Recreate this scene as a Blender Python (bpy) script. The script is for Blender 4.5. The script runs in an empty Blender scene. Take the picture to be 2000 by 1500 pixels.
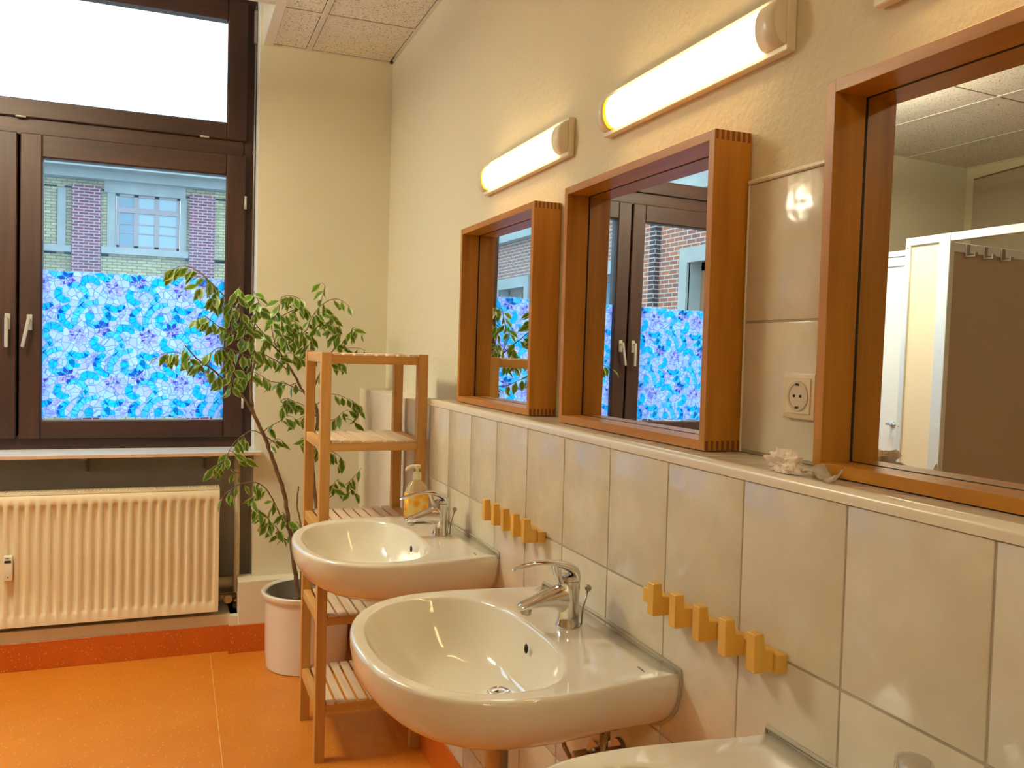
import bpy, bmesh, math, random
from math import sin, cos, pi, radians, sqrt, atan2, tan
from mathutils import Vector, Matrix, noise

sc = bpy.context.scene
COL = sc.collection
# ---------------------------------------------------------------- units
# measured in ledge units (tile = 0.2, z = 0 at the ledge); everything is scaled by S and lifted so the floor is z = 0
S = 1.10
ZF = 1.128
def W(v):
    return Vector((v[0] * S, v[1] * S, (v[2] + ZF) * S))

# ---------------------------------------------------------------- camera
YAW, PITCH, ROLL, FPX = 0.37737, -0.03591, 0.02703, 1664.58
CAM = Vector((-0.75506, -0.59889, 0.15212))
_f = Vector((sin(YAW) * cos(PITCH), cos(YAW) * cos(PITCH), sin(PITCH)))
_r0 = Vector((cos(YAW), -sin(YAW), 0)); _u0 = _r0.cross(_f)
_r = _r0 * cos(ROLL) + _u0 * sin(ROLL); _u = -_r0 * sin(ROLL) + _u0 * cos(ROLL)
cd = bpy.data.cameras.new('camera'); cam = bpy.data.objects.new('camera', cd); COL.objects.link(cam)
cd.sensor_width = 36; cd.lens = 36 * FPX / 2000; cd.clip_start = 0.02; cd.clip_end = 200
m = Matrix((( _r.x, _u.x, -_f.x), (_r.y, _u.y, -_f.y), (_r.z, _u.z, -_f.z))).to_4x4()
m.translation = W(CAM); cam.matrix_world = m
sc.camera = cam
def at(px, py, Y):
    """point (ledge units) seen at pixel px,py on the plane y = Y"""
    d = _f + _r * ((px - 1000) / FPX) - _u * ((py - 750) / FPX)
    return CAM + d * ((Y - CAM.y) / d.y)

# ---------------------------------------------------------------- world, exposure, lamps, added fill light
wd = bpy.data.worlds.new('world'); sc.world = wd; wd.use_nodes = True
bg = wd.node_tree.nodes['Background']
bg.inputs[0].default_value = (0.72, 0.88, 1.0, 1); bg.inputs[1].default_value = 3.15
vs = sc.view_settings
vs.view_transform = 'Standard'; vs.look = 'None'; vs.gamma = 1; vs.use_curve_mapping = False; vs.exposure = 0.42
LAMP_STRENGTH = 14.0
FILL_DOWN = 40.0  # downward strength of the added fill lights
FILL_UP = 86.0  # upward strength of the added fill lights

# ---------------------------------------------------------------- materials
MATS = {}
def newmat(name):
    m = bpy.data.materials.new(name); m.use_nodes = True
    nt = m.node_tree; MATS[name] = m
    return m, nt, nt.nodes['Principled BSDF'], nt.links
def setp(b, **k):
    for a, v in k.items():
        n = {'color': 'Base Color', 'rough': 'Roughness', 'metal': 'Metallic', 'spec': 'Specular IOR Level', 'coat': 'Coat Weight',
             'trans': 'Transmission Weight', 'ior': 'IOR', 'alpha': 'Alpha', 'coatr': 'Coat Roughness'}[a]
        b.inputs[n].default_value = (*v, 1) if a == 'color' else v
def tc(nt, scale=(1, 1, 1), rot=(0, 0, 0), out='Object'):
    t = nt.nodes.new('ShaderNodeTexCoord'); mp = nt.nodes.new('ShaderNodeMapping')
    mp.inputs['Scale'].default_value = scale; mp.inputs['Rotation'].default_value = rot
    nt.links.new(t.outputs[out], mp.inputs[0]); return mp.outputs[0]
def noise_n(nt, vec, scale, detail=3, rough=0.5):
    n = nt.nodes.new('ShaderNodeTexNoise'); n.inputs['Scale'].default_value = scale
    n.inputs['Detail'].default_value = detail; n.inputs['Roughness'].default_value = rough
    nt.links.new(vec, n.inputs['Vector']); return n.outputs['Fac']
def ramp(nt, fac, stops):
    r = nt.nodes.new('ShaderNodeValToRGB'); e = r.color_ramp.elements
    while len(e) < len(stops): e.new(0.5)
    for i, (p, c) in enumerate(stops):
        e[i].position = p; e[i].color = (*c, 1) if len(c) == 3 else c
    nt.links.new(fac, r.inputs[0]); return r.outputs[0]
def bump(nt, b, h, strength=0.3, dist=0.002):
    n = nt.nodes.new('ShaderNodeBump'); n.inputs['Strength'].default_value = strength; n.inputs['Distance'].default_value = dist
    nt.links.new(h, n.inputs['Height']); nt.links.new(n.outputs[0], b.inputs['Normal']); return n
def simple(name, color, rough=0.5, metal=0.0, var=0.0, vscale=8, bmp=0, bscale=60, bdist=0.001, **k):
    m, nt, b, L = newmat(name); setp(b, color=color, rough=rough, metal=metal, **k)
    if var or bmp: v = tc(nt)
    if var:
        n = noise_n(nt, v, vscale)
        c1 = tuple(max(0, x * (1 - var)) for x in color); c2 = tuple(min(1, x * (1 + var)) for x in color)
        L.new(ramp(nt, n, [(0.3, c1), (0.7, c2)]), b.inputs['Base Color'])
    if bmp: bump(nt, b, noise_n(nt, v, bscale, 4), bmp, bdist)
    return m
def mixc(nt, fac, a, b_):
    n = nt.nodes.new('ShaderNodeMix'); n.data_type = 'RGBA'
    if isinstance(fac, (int, float)): n.inputs[0].default_value = fac
    else: nt.links.new(fac, n.inputs[0])
    for i, v in ((6, a), (7, b_)):
        if isinstance(v, tuple): n.inputs[i].default_value = (*v, 1)
        else: nt.links.new(v, n.inputs[i])
    return n.outputs[2]

M_plaster = simple('smooth_plaster', (0.76, 0.71, 0.55), 0.8, var=0.03, vscale=2.5, bmp=0.25, bscale=30, bdist=0.002)
# woodchip / rough plaster of the long wall
m, nt, b, L = newmat('rough_plaster'); setp(b, color=(0.76, 0.70, 0.53), rough=0.85)
v = tc(nt, (1, 1, 1)); n1 = noise_n(nt, v, 120, 3, 0.5); n2 = noise_n(nt, v, 50, 2)
mm = nt.nodes.new('ShaderNodeMath'); mm.operation = 'MULTIPLY_ADD'; mm.inputs[1].default_value = 0.5
L.new(n1, mm.inputs[0]); L.new(n2, mm.inputs[2]); bump(nt, b, mm.outputs[0], 0.6, 0.0035)
M_rough = m
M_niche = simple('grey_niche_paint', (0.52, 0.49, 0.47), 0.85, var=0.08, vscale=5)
M_cream = simple('cream_wall_base', (0.78, 0.70, 0.54), 0.75, var=0.04, vscale=4)
M_left = simple('left_wall_paint', (0.70, 0.62, 0.42), 0.8, var=0.03, vscale=3)
M_grout = simple('grout', (0.42, 0.36, 0.27), 0.9, var=0.12, vscale=20)
# ceramic wall tile: cloudy cream glaze, wavy surface
m, nt, b, L = newmat('wall_tile'); v = tc(nt)
n = noise_n(nt, v, 7, 5, 0.6)
L.new(ramp(nt, n, [(0.3, (0.66, 0.59, 0.45)), (0.52, (0.71, 0.64, 0.50)), (0.72, (0.78, 0.72, 0.59))]), b.inputs['Base Color'])
setp(b, rough=0.16, spec=0.42); bump(nt, b, noise_n(nt, v, 16, 2, 0.5), 0.5, 0.005)
M_tile = m
M_trimw = simple('ledge_trim', (0.82, 0.74, 0.58), 0.25)
# orange linoleum
def lino(name, base, dark, speck):
    m, nt, b, L = newmat(name); v = tc(nt)
    c = ramp(nt, noise_n(nt, v, 3.2, 6, 0.65), [(0.3, dark), (0.7, base)])
    vo = nt.nodes.new('ShaderNodeTexVoronoi'); vo.inputs['Scale'].default_value = 75; L.new(v, vo.inputs[0])
    f1 = ramp(nt, vo.outputs['Distance'], [(0.0, (1, 1, 1)), (0.16, (1, 1, 1)), (0.20, (0, 0, 0))])
    cell = ramp(nt, vo.outputs['Color'], [(0.0, (0, 0, 0)), (0.60, (0, 0, 0)), (0.64, (1, 1, 1))])
    mu = nt.nodes.new('ShaderNodeMath'); mu.operation = 'MULTIPLY'; L.new(f1, mu.inputs[0]); L.new(cell, mu.inputs[1])
    L.new(mixc(nt, mu.outputs[0], c, speck), b.inputs['Base Color'])
    setp(b, rough=0.36, spec=0.45); bump(nt, b, noise_n(nt, v, 220, 2), 0.12, 0.001)
    return m
M_floor = lino('orange_linoleum', (0.68, 0.235, 0.024), (0.60, 0.19, 0.014), (0.85, 0.46, 0.16))
M_base = lino('dark_orange_linoleum', (0.62, 0.135, 0.012), (0.52, 0.10, 0.008), (0.80, 0.33, 0.09))
M_seam = simple('floor_seam', (0.85, 0.48, 0.16), 0.4)
# acoustic ceiling board
m, nt, b, L = newmat('acoustic_board'); v = tc(nt)
n = noise_n(nt, v, 120, 4, 0.65)
L.new(ramp(nt, n, [(0.37, (0.36, 0.28, 0.20)), (0.44, (0.86, 0.80, 0.68))]), b.inputs['Base Color'])
setp(b, rough=0.95); bump(nt, b, n, 0.5, 0.003); M_board = m
M_tee = simple('ceiling_tee', (0.78, 0.71, 0.60), 0.55)
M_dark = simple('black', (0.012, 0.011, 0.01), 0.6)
# woods
def wood(name, c1, c2, c3, axis='Z', rough=0.45, scale=1.0, dist=6.0):
    m, nt, b, L = newmat(name)
    sc_ = {'X': (1.2, 16, 16), 'Y': (16, 1.2, 16), 'Z': (16, 16, 1.2)}[axis]
    v = tc(nt, tuple(s * scale for s in sc_))
    n = noise_n(nt, v, 1.6, 6, 0.62)
    L.new(ramp(nt, n, [(0.28, c1), (0.5, c2), (0.75, c3)]), b.inputs['Base Color'])
    setp(b, rough=rough, spec=0.4); bump(nt, b, n, 0.10, 0.001); return m
MW = {a: wood('mirror_wood_' + a, (0.34, 0.125, 0.008), (0.46, 0.185, 0.013), (0.57, 0.25, 0.024), a, 0.38) for a in 'YZX'}
M_joint = simple('end_grain', (0.20, 0.060, 0.012), 0.5)
PW = {a: wood('pine_wood_' + a, (0.48, 0.235, 0.055), (0.62, 0.33, 0.09), (0.72, 0.42, 0.14), a, 0.5) for a in 'XYZ'}
SW = wood('pale_slat_wood', (0.66, 0.47, 0.29), (0.78, 0.60, 0.40), (0.86, 0.71, 0.52), 'Y', 0.55)
HW = wood('hook_wood', (0.66, 0.36, 0.055), (0.78, 0.44, 0.075), (0.86, 0.52, 0.12), 'Z', 0.4)
WW = {a: wood('window_wood_' + a, (0.024, 0.010, 0.008), (0.040, 0.015, 0.010), (0.065, 0.024, 0.012), a, 0.5) for a in 'XZ'}
M_ceramic = simple('ceramic_glaze', (0.86, 0.82, 0.70), 0.07, spec=0.6, coat=0.4, coatr=0.03)
M_chrome = simple('chrome', (0.72, 0.70, 0.68), 0.09, 1.0)
M_chrome_dull = simple('dull_chrome', (0.42, 0.37, 0.30), 0.25, 1.0)
M_silicone = simple('silicone', (0.44, 0.40, 0.30), 0.5)
M_mirror = simple('mirror_glass', (0.83, 0.85, 0.83), 0.005, 1.0)
M_lampbody = simple('lamp_body', (0.86, 0.79, 0.62), 0.30)
M_rad = simple('radiator_enamel', (0.84, 0.73, 0.51), 0.38)
M_pipe = simple('pipe_paint', (0.74, 0.62, 0.42), 0.45)
M_brass = simple('brass_fitting', (0.45, 0.36, 0.22), 0.35, 0.8)
M_white = simple('white_plastic', (0.82, 0.78, 0.66), 0.35)
M_socket = simple('socket_plastic', (0.78, 0.66, 0.46), 0.3)
M_socket_in = simple('socket_insert', (0.66, 0.55, 0.38), 0.35)
M_sill = simple('window_sill_stone', (0.74, 0.73, 0.73), 0.3, var=0.06)
M_sillf = simple('sill_edge', (0.62, 0.42, 0.28), 0.5)
M_reveal = simple('reveal_paint', (0.78, 0.76, 0.72), 0.7)
M_handle = simple('window_handle_metal', (0.62, 0.60, 0.52), 0.35, 0.6)
M_steel = simple('grey_steel', (0.35, 0.33, 0.30), 0.4, 0.7)
M_pot = simple('pot_glaze', (0.84, 0.78, 0.70), 0.25)
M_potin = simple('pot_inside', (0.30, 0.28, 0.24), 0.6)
M_soil = simple('soil', (0.06, 0.045, 0.03), 0.95, bmp=1, bscale=60, bdist=0.01)
M_bark = simple('bark', (0.22, 0.135, 0.065), 0.8, var=0.3, vscale=30, bmp=0.6, bscale=80, bdist=0.003)
M_alu = simple('aluminium_profile', (0.70, 0.76, 0.80), 0.35, 0.25)
M_panel = simple('cream_laminate', (0.76, 0.68, 0.50), 0.45)
M_panel2 = simple('grey_laminate', (0.45, 0.38, 0.28), 0.5)
M_panelw = simple('white_laminate', (0.78, 0.80, 0.80), 0.4)
M_tissue = simple('tissue_paper', (0.86, 0.76, 0.64), 0.95)
M_stone = simple('facade_stone', (0.30, 0.31, 0.29), 0.9, var=0.12, vscale=1.5)
M_fframe = simple('facade_window_wood', (0.30, 0.24, 0.24), 0.6)
M_fdoor = simple('wing_window_wood', (0.26, 0.14, 0.07), 0.6)
M_fglass = simple('facade_glass', (0.22, 0.30, 0.34), 0.08, spec=0.8)
M_fcurt = simple('facade_dark_glass', (0.10, 0.18, 0.24), 0.08, spec=0.8)
M_yard = simple('courtyard_paving', (0.45, 0.44, 0.42), 0.9, var=0.2)
def brick(name, c1, c2, mortar, bw=0.24, rh=0.077, ms=0.010, off=0.5, rot=None):
    m, nt, b, L = newmat(name)
    t = nt.nodes.new('ShaderNodeTexCoord'); sx = nt.nodes.new('ShaderNodeSeparateXYZ'); cx = nt.nodes.new('ShaderNodeCombineXYZ')
    L.new(t.outputs['Object'], sx.inputs[0])
    ad = nt.nodes.new('ShaderNodeMath'); ad.operation = 'ADD'; L.new(sx.outputs[0], ad.inputs[0]); L.new(sx.outputs[1], ad.inputs[1])
    L.new(ad.outputs[0], cx.inputs[0]); L.new(sx.outputs[2], cx.inputs[1])
    br = nt.nodes.new('ShaderNodeTexBrick'); L.new(cx.outputs[0], br.inputs['Vector'])
    br.inputs['Scale'].default_value = 1; br.inputs['Brick Width'].default_value = bw; br.inputs['Row Height'].default_value = rh
    br.inputs['Mortar Size'].default_value = ms; br.inputs['Color1'].default_value = (*c1, 1); br.inputs['Color2'].default_value = (*c2, 1)
    br.inputs['Mortar'].default_value = (*mortar, 1); br.offset = off
    L.new(br.outputs['Color'], b.inputs['Base Color']); setp(b, rough=0.9); return m
M_ybrick = brick('yellow_brick', (0.32, 0.27, 0.14), (0.46, 0.40, 0.20), (0.14, 0.13, 0.11))
M_rbrick = brick('red_brick', (0.20, 0.035, 0.045), (0.13, 0.022, 0.035), (0.36, 0.28, 0.31), ms=0.013)
M_wbrick = brick('orange_brick', (0.34, 0.12, 0.06), (0.20, 0.08, 0.065), (0.40, 0.37, 0.33), ms=0.009)
M_dbrick = brick('dark_brick', (0.05, 0.04, 0.045), (0.08, 0.045, 0.045), (0.38, 0.35, 0.32), bw=0.5, ms=0.009)
# window pane: thin clear sheet that lets daylight straight through
m, nt, b, L = newmat('window_glass')
tr = nt.nodes.new('ShaderNodeBsdfTransparent'); gl = nt.nodes.new('ShaderNodeBsdfGlossy'); gl.inputs['Roughness'].default_value = 0.06
tr.inputs[0].default_value = (0.90, 0.97, 1.0, 1)
fr = nt.nodes.new('ShaderNodeFresnel'); fr.inputs['IOR'].default_value = 1.05
mx = nt.nodes.new('ShaderNodeMixShader'); L.new(fr.outputs[0], mx.inputs[0]); L.new(tr.outputs[0], mx.inputs[1]); L.new(gl.outputs[0], mx.inputs[2])
L.new(mx.outputs[0], nt.nodes['Material Output'].inputs[0]); M_glass = m
def dusty(name, tint, haze):
    m, nt, b, L = newmat(name)
    tr = nt.nodes.new('ShaderNodeBsdfTransparent'); tr.inputs[0].default_value = (*tint, 1)
    tl = nt.nodes.new('ShaderNodeBsdfTranslucent'); tl.inputs[0].default_value = (0.55, 0.78, 1.0, 1)
    v = tc(nt, (1, 1, 1)); n = noise_n(nt, v, 3.0, 4)
    f = nt.nodes.new('ShaderNodeMapRange'); f.inputs['From Min'].default_value = 0.3; f.inputs['From Max'].default_value = 0.75
    f.inputs['To Min'].default_value = haze * 0.6; f.inputs['To Max'].default_value = haze * 1.6; L.new(n, f.inputs[0])
    mx = nt.nodes.new('ShaderNodeMixShader'); L.new(f.outputs[0], mx.inputs[0]); L.new(tr.outputs[0], mx.inputs[1]); L.new(tl.outputs[0], mx.inputs[2])
    L.new(mx.outputs[0], nt.nodes['Material Output'].inputs[0]); return m
M_glass_hazy = dusty('hazy_glass', (0.86, 0.95, 1.0), 0.07)
def filmmat(name, col, var=None):
    m, nt, b, L = newmat(name)
    tl = nt.nodes.new('ShaderNodeBsdfTranslucent'); df = nt.nodes.new('ShaderNodeBsdfDiffuse')
    tr = nt.nodes.new('ShaderNodeBsdfTransparent')
    for n_ in (tl, df, tr): n_.inputs[0].default_value = (*col, 1)
    if var:
        v = tc(nt, (1, 0.02, 1)); vo = nt.nodes.new('ShaderNodeTexVoronoi'); vo.inputs['Scale'].default_value = 34; L.new(v, vo.inputs[0])
        vd = nt.nodes.new('ShaderNodeTexVoronoi'); vd.feature = 'DISTANCE_TO_EDGE'; vd.inputs['Scale'].default_value = 34; L.new(v, vd.inputs[0])
        cellc = ramp(nt, vo.outputs['Color'], var['cells'])
        edge = ramp(nt, vd.outputs['Distance'], [(0.0, (1, 1, 1)), (0.03, (1, 1, 1)), (0.055, (0, 0, 0))])
        c = mixc(nt, edge, cellc, var['line'])
        for n_ in (tl, df, tr): L.new(c, n_.inputs[0])
    a = nt.nodes.new('ShaderNodeMixShader'); a.inputs[0].default_value = 0.05; L.new(tl.outputs[0], a.inputs[1]); L.new(df.outputs[0], a.inputs[2])
    c2 = nt.nodes.new('ShaderNodeMixShader'); c2.inputs[0].default_value = 0.08; L.new(a.outputs[0], c2.inputs[1]); L.new(tr.outputs[0], c2.inputs[2])
    L.new(c2.outputs[0], nt.nodes['Material Output'].inputs[0]); return m
F_bg = filmmat('film_ground', (0.5, 0.6, 0.95), dict(cells=[(0.1, (0.36, 0.48, 0.90)), (0.4, (0.52, 0.66, 0.95)), (0.6, (0.40, 0.60, 0.95)), (0.85, (0.50, 0.50, 0.92))], line=(0.20, 0.30, 0.74)))
F_cyan = filmmat('film_cyan', (0.03, 0.90, 1.0)); F_cyan2 = filmmat('film_light_cyan', (0.16, 0.98, 1.0))
F_purple = filmmat('film_purple', (0.88, 0.66, 0.98)); F_pale = filmmat('film_pale', (1.0, 1.0, 1.0)); F_line = filmmat('film_line', (0.28, 0.42, 0.80))
# lamp diffuser: warm tube light, ends of the cover give off a deeper yellow
m, nt, b, L = newmat('lamp_diffuser')
em = nt.nodes.new('ShaderNodeEmission'); em.inputs[0].default_value = (1.0, 0.70, 0.30, 1); em.inputs[1].default_value = LAMP_STRENGTH
tcn = nt.nodes.new('ShaderNodeTexCoord'); sp = nt.nodes.new('ShaderNodeSeparateXYZ'); L.new(tcn.outputs['Object'], sp.inputs[0])
ab = nt.nodes.new('ShaderNodeMath'); ab.operation = 'ABSOLUTE'; L.new(sp.outputs[1], ab.inputs[0])
L.new(ramp(nt, ab.outputs[0], [(0.0, (1.0, 0.70, 0.29)), (0.262, (1.0, 0.70, 0.29)), (0.282, (0.12, 0.075, 0.001))]), em.inputs[0])
L.new(em.outputs[0], nt.nodes['Material Output'].inputs[0]); M_diff = m
m, nt, b, L = newmat('fill_light_down')  # emission of the unseen lights added to brighten the room
em = nt.nodes.new('ShaderNodeEmission'); em.inputs[0].default_value = (1.0, 0.93, 0.69, 1); em.inputs[1].default_value = FILL_DOWN
L.new(em.outputs[0], nt.nodes['Material Output'].inputs[0]); M_fill_down = m
m = m.copy(); m.name = 'fill_light_up'; M_fill_up = m
[n_ for n_ in m.node_tree.nodes if n_.type == 'EMISSION'][0].inputs[1].default_value = FILL_UP
# leaves: green middle, cream margin (uv.x = across, 0.5 = midrib)
m, nt, b, L = newmat('variegated_leaf')
uv = nt.nodes.new('ShaderNodeUVMap'); sp = nt.nodes.new('ShaderNodeSeparateXYZ'); L.new(uv.outputs[0], sp.inputs[0])
s1 = nt.nodes.new('ShaderNodeMath'); s1.operation = 'SUBTRACT'; s1.inputs[1].default_value = 0.5; L.new(sp.outputs[0], s1.inputs[0])
ab = nt.nodes.new('ShaderNodeMath'); ab.operation = 'ABSOLUTE'; L.new(s1.outputs[0], ab.inputs[0])
nz = noise_n(nt, tc(nt), 60, 2)
ad = nt.nodes.new('ShaderNodeMath'); ad.operation = 'MULTIPLY_ADD'; ad.inputs[1].default_value = 0.35; L.new(nz, ad.inputs[0]); L.new(ab.outputs[0], ad.inputs[2])
c = ramp(nt, ad.outputs[0], [(0.0, (0.06, 0.17, 0.012)), (0.42, (0.13, 0.27, 0.02)), (0.53, (0.38, 0.44, 0.08)), (0.62, (0.66, 0.64, 0.26))])
L.new(c, b.inputs['Base Color']); setp(b, rough=0.32, spec=0.5)
tl = nt.nodes.new('ShaderNodeBsdfTranslucent'); L.new(c, tl.inputs[0])
mx = nt.nodes.new('ShaderNodeMixShader'); mx.inputs[0].default_value = 0.35
L.new(b.outputs[0], mx.inputs[1]); L.new(tl.outputs[0], mx.inputs[2]); L.new(mx.outputs[0], nt.nodes['Material Output'].inputs[0]); M_leaf = m
# soap bottle
m, nt, b, L = newmat('clear_bottle'); setp(b, color=(0.80, 0.72, 0.45), rough=0.08, alpha=0.42, spec=0.7); M_bottle = m
M_soapliq = simple('soap_liquid', (0.72, 0.42, 0.03), 0.2)
m, nt, b, L = newmat('flower_label'); v = tc(nt)
vo = nt.nodes.new('ShaderNodeTexVoronoi'); vo.inputs['Scale'].default_value = 42; L.new(v, vo.inputs[0])
L.new(ramp(nt, vo.outputs['Distance'], [(0.12, (0.55, 0.06, 0.005)), (0.28, (0.95, 0.30, 0.01)), (0.55, (0.95, 0.50, 0.03)), (0.75, (0.85, 0.66, 0.25))]), b.inputs['Base Color']); setp(b, rough=0.3); M_label = m
M_cpump = simple('pump_plastic', (0.85, 0.76, 0.52), 0.35)

# ---------------------------------------------------------------- mesh builder
class MB:
    def __init__(s): s.bm = bmesh.new(); s.uv = None
    def box(s, x0, x1, y0, y1, z0, z1, bev=0.0, mi=0, seg=1, rot=None, piv=None):
        vs_ = [s.bm.verts.new((x, y, z)) for x in (x0, x1) for y in (y0, y1) for z in (z0, z1)]
        fs = [s.bm.faces.new([vs_[i] for i in q]) for q in ((0, 1, 3, 2), (4, 6, 7, 5), (0, 4, 5, 1), (2, 3, 7, 6), (0, 2, 6, 4), (1, 5, 7, 3))]
        for f in fs: f.material_index = mi
        if bev > 0:
            es = list({e for f in fs for e in f.edges})
            r = bmesh.ops.bevel(s.bm, geom=es, offset=bev, segments=seg, affect='EDGES', profile=0.5)
            for f in r['faces']: f.material_index = mi
            vs_ = list({v for f in r['faces'] for v in f.verts} | {v for v in vs_ if v.is_valid})
        if rot is not None:
            bmesh.ops.transform(s.bm, matrix=Matrix.Translation(piv) @ rot @ Matrix.Translation(-Vector(piv)), verts=[v for v in vs_ if v.is_valid])
        return s
    def lathe(s, prof, c=(0, 0, 0), axis=(0, 0, 1), n=32, mi=0, caps=True):
        a = Vector(axis).normalized(); t = Vector((1, 0, 0)) if abs(a.x) < .9 else Vector((0, 1, 0))
        u = a.cross(t).normalized(); w = a.cross(u); c = Vector(c); rings = []
        for r, h in prof:
            rings.append([s.bm.verts.new(c + a * h + (u * cos(2 * pi * k / n) + w * sin(2 * pi * k / n)) * max(r, 1e-5)) for k in range(n)])
        s.skin(rings, True, mi)
        if caps:
            for R_ in (rings[0][::-1], rings[-1]):
                f = s.bm.faces.new(R_); f.material_index = mi
        return s
    def skin(s, rings, closed=True, mi=0):
        for A, B_ in zip(rings[:-1], rings[1:]):
            n = len(A)
            for k in range(n if closed else n - 1):
                f = s.bm.faces.new((A[k], A[(k + 1) % n], B_[(k + 1) % n], B_[k])); f.material_index = mi; f.smooth = True
    def tube(s, pts, rad, n=8, mi=0, caps=True):
        P = [Vector(p) for p in pts]; rings = []; prev = None
        for i, p in enumerate(P):
            d = (P[min(i + 1, len(P) - 1)] - P[max(i - 1, 0)]).normalized()
            if prev is None:
                t = Vector((0, 0, 1)) if abs(d.z) < .9 else Vector((1, 0, 0)); u = d.cross(t).normalized()
            else: u = (prev - d * prev.dot(d)).normalized()
            prev = u; w = d.cross(u); r = rad[i] if isinstance(rad, (list, tuple)) else rad
            rings.append([s.bm.verts.new(p + (u * cos(2 * pi * k / n) + w * sin(2 * pi * k / n)) * r) for k in range(n)])
        s.skin(rings, True, mi)
        if caps:
            for R_ in (rings[0][::-1], rings[-1]): s.bm.faces.new(R_).material_index = mi
        return s
    def loft(s, secs, n=20, mi=0, e=2.0):
        """secs: (x, z, half width in y, half thickness in xz plane, tilt) cross-sections of a sweep lying in the xz plane"""
        rings = []
        for i, (x, z, w, h) in enumerate(secs):
            a = secs[max(i - 1, 0)]; b_ = secs[min(i + 1, len(secs) - 1)]
            d = Vector((b_[0] - a[0], 0, b_[1] - a[1])).normalized(); nrm = Vector((-d.z, 0, d.x))
            ring = []
            for k in range(n):
                t = 2 * pi * k / n; cx_, sx_ = cos(t), sin(t)
                cx_ = math.copysign(abs(cx_) ** (2 / e), cx_); sx_ = math.copysign(abs(sx_) ** (2 / e), sx_)
                ring.append(s.bm.verts.new(Vector((x, 0, z)) + Vector((0, 1, 0)) * (w * cx_) + nrm * (h * sx_)))
            rings.append(ring)
        s.skin(rings, True, mi)
        for R_ in (rings[0][::-1], rings[-1]): s.bm.faces.new(R_).material_index = mi
        return s
    def ball(s, c, r, mi=0, sub=2, sc_=(1, 1, 1)):
        q = bmesh.ops.create_icosphere(s.bm, subdivisions=sub, radius=r, matrix=Matrix.Translation(c) @ Matrix.Diagonal((*sc_, 1)))
        for f in {f for v in q['verts'] for f in v.link_faces}: f.material_index = mi; f.smooth = True
        return s
    def quad(s, pts, mi=0):
        f = s.bm.faces.new([s.bm.verts.new(p) for p in pts]); f.material_index = mi; return s
    def poly_prism(s, pts, axis, a, b_, mi=0):
        """pts 2d polygon; axis 'x','y','z' extruded from a to b"""
        def P(p, h): return {'x': (h, p[0], p[1]), 'y': (p[0], h, p[1]), 'z': (p[0], p[1], h)}[axis]
        A = [s.bm.verts.new(P(p, a)) for p in pts]; B_ = [s.bm.verts.new(P(p, b_)) for p in pts]
        n = len(pts)
        s.bm.faces.new(A).material_index = mi; s.bm.faces.new(B_[::-1]).material_index = mi
        for k in range(n): s.bm.faces.new((A[k], B_[k], B_[(k + 1) % n], A[(k + 1) % n])).material_index = mi
        return s

def obj(name, mb, mats, parent=None, smooth=False, origin=None, kind=None, label=None, recalc=True):
    me = bpy.data.meshes.new(name); bm = mb.bm
    if recalc: bmesh.ops.recalc_face_normals(bm, faces=bm.faces)
    o = bpy.data.objects.new(name, me)
    if parent is not None: base = wloc(parent)
    elif origin is not None: base = W(origin)
    else: base = Vector((0, 0, 0))
    for v in bm.verts: v.co = W(v.co) - base
    bm.to_mesh(me); bm.free()
    for m_ in (mats if isinstance(mats, (list, tuple)) else [mats]): me.materials.append(m_)
    if smooth:
        for p_ in me.polygons: p_.use_smooth = True
    if smooth == 'auto':
        me.set_sharp_from_angle(angle=radians(40))
    COL.objects.link(o)
    if parent is not None: o.parent = parent
    else: o.location = base
    if kind: o['kind'] = kind
    if label: o['label'] = label
    return o
def islands(name, mb, mats, parent=None, **k):
    """one object for every connected piece of the builder"""
    bm = mb.bm; bm.verts.ensure_lookup_table(); seen = set(); comps = []
    for v in bm.verts:
        if v.index in seen: continue
    for i, v in enumerate(bm.verts): v.index = i
    for v in bm.verts:
        if v.index in seen: continue
        st = [v]; seen.add(v.index); comp = []
        while st:
            q = st.pop(); comp.append(q)
            for e in q.link_edges:
                o_ = e.other_vert(q)
                if o_.index not in seen: seen.add(o_.index); st.append(o_)
        comps.append(comp)
    out = []
    for comp in comps:
        nb = MB(); mp = {v.index: nb.bm.verts.new(v.co) for v in comp}; fs = {f for v in comp for f in v.link_faces}
        for f in fs:
            g_ = nb.bm.faces.new([mp[v.index] for v in f.verts]); g_.material_index = f.material_index; g_.smooth = f.smooth
        out.append(obj(name, nb, mats, parent=parent, **k))
    bm.free(); return out
def wloc(o):
    v = Vector(o.location)
    while o.parent: o = o.parent; v += Vector(o.location)
    return v
def thing(name, loc, label=None, cat=None, group=None, kind=None):
    o = bpy.data.objects.new(name, None); o.empty_display_size = 0.05; COL.objects.link(o); o.location = W(loc)
    if kind: o['kind'] = kind
    tag(o, label, cat, group); return o
def tag(o, label=None, cat=None, group=None):
    if label: o['label'] = label
    if cat: o['category'] = cat
    if group: o['group'] = group
    return o
def copy_tree(o, parent=None, dy=0.0):
    c = o.copy(); COL.objects.link(c)
    if parent is not None: c.parent = parent
    else: c.location = Vector(o.location) + Vector((0, dy * S, 0))
    for ch in [x for x in bpy.data.objects if x.parent is o]: copy_tree(ch, c)
    return c

# ================================================================= ROOM
XW, YB, YR, ZC = 0.1256, 3.16, -2.6, 1.42      # upper wall plane, window wall plane, rear wall, ceiling
XL, FL = -3.68, -1.128
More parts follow.
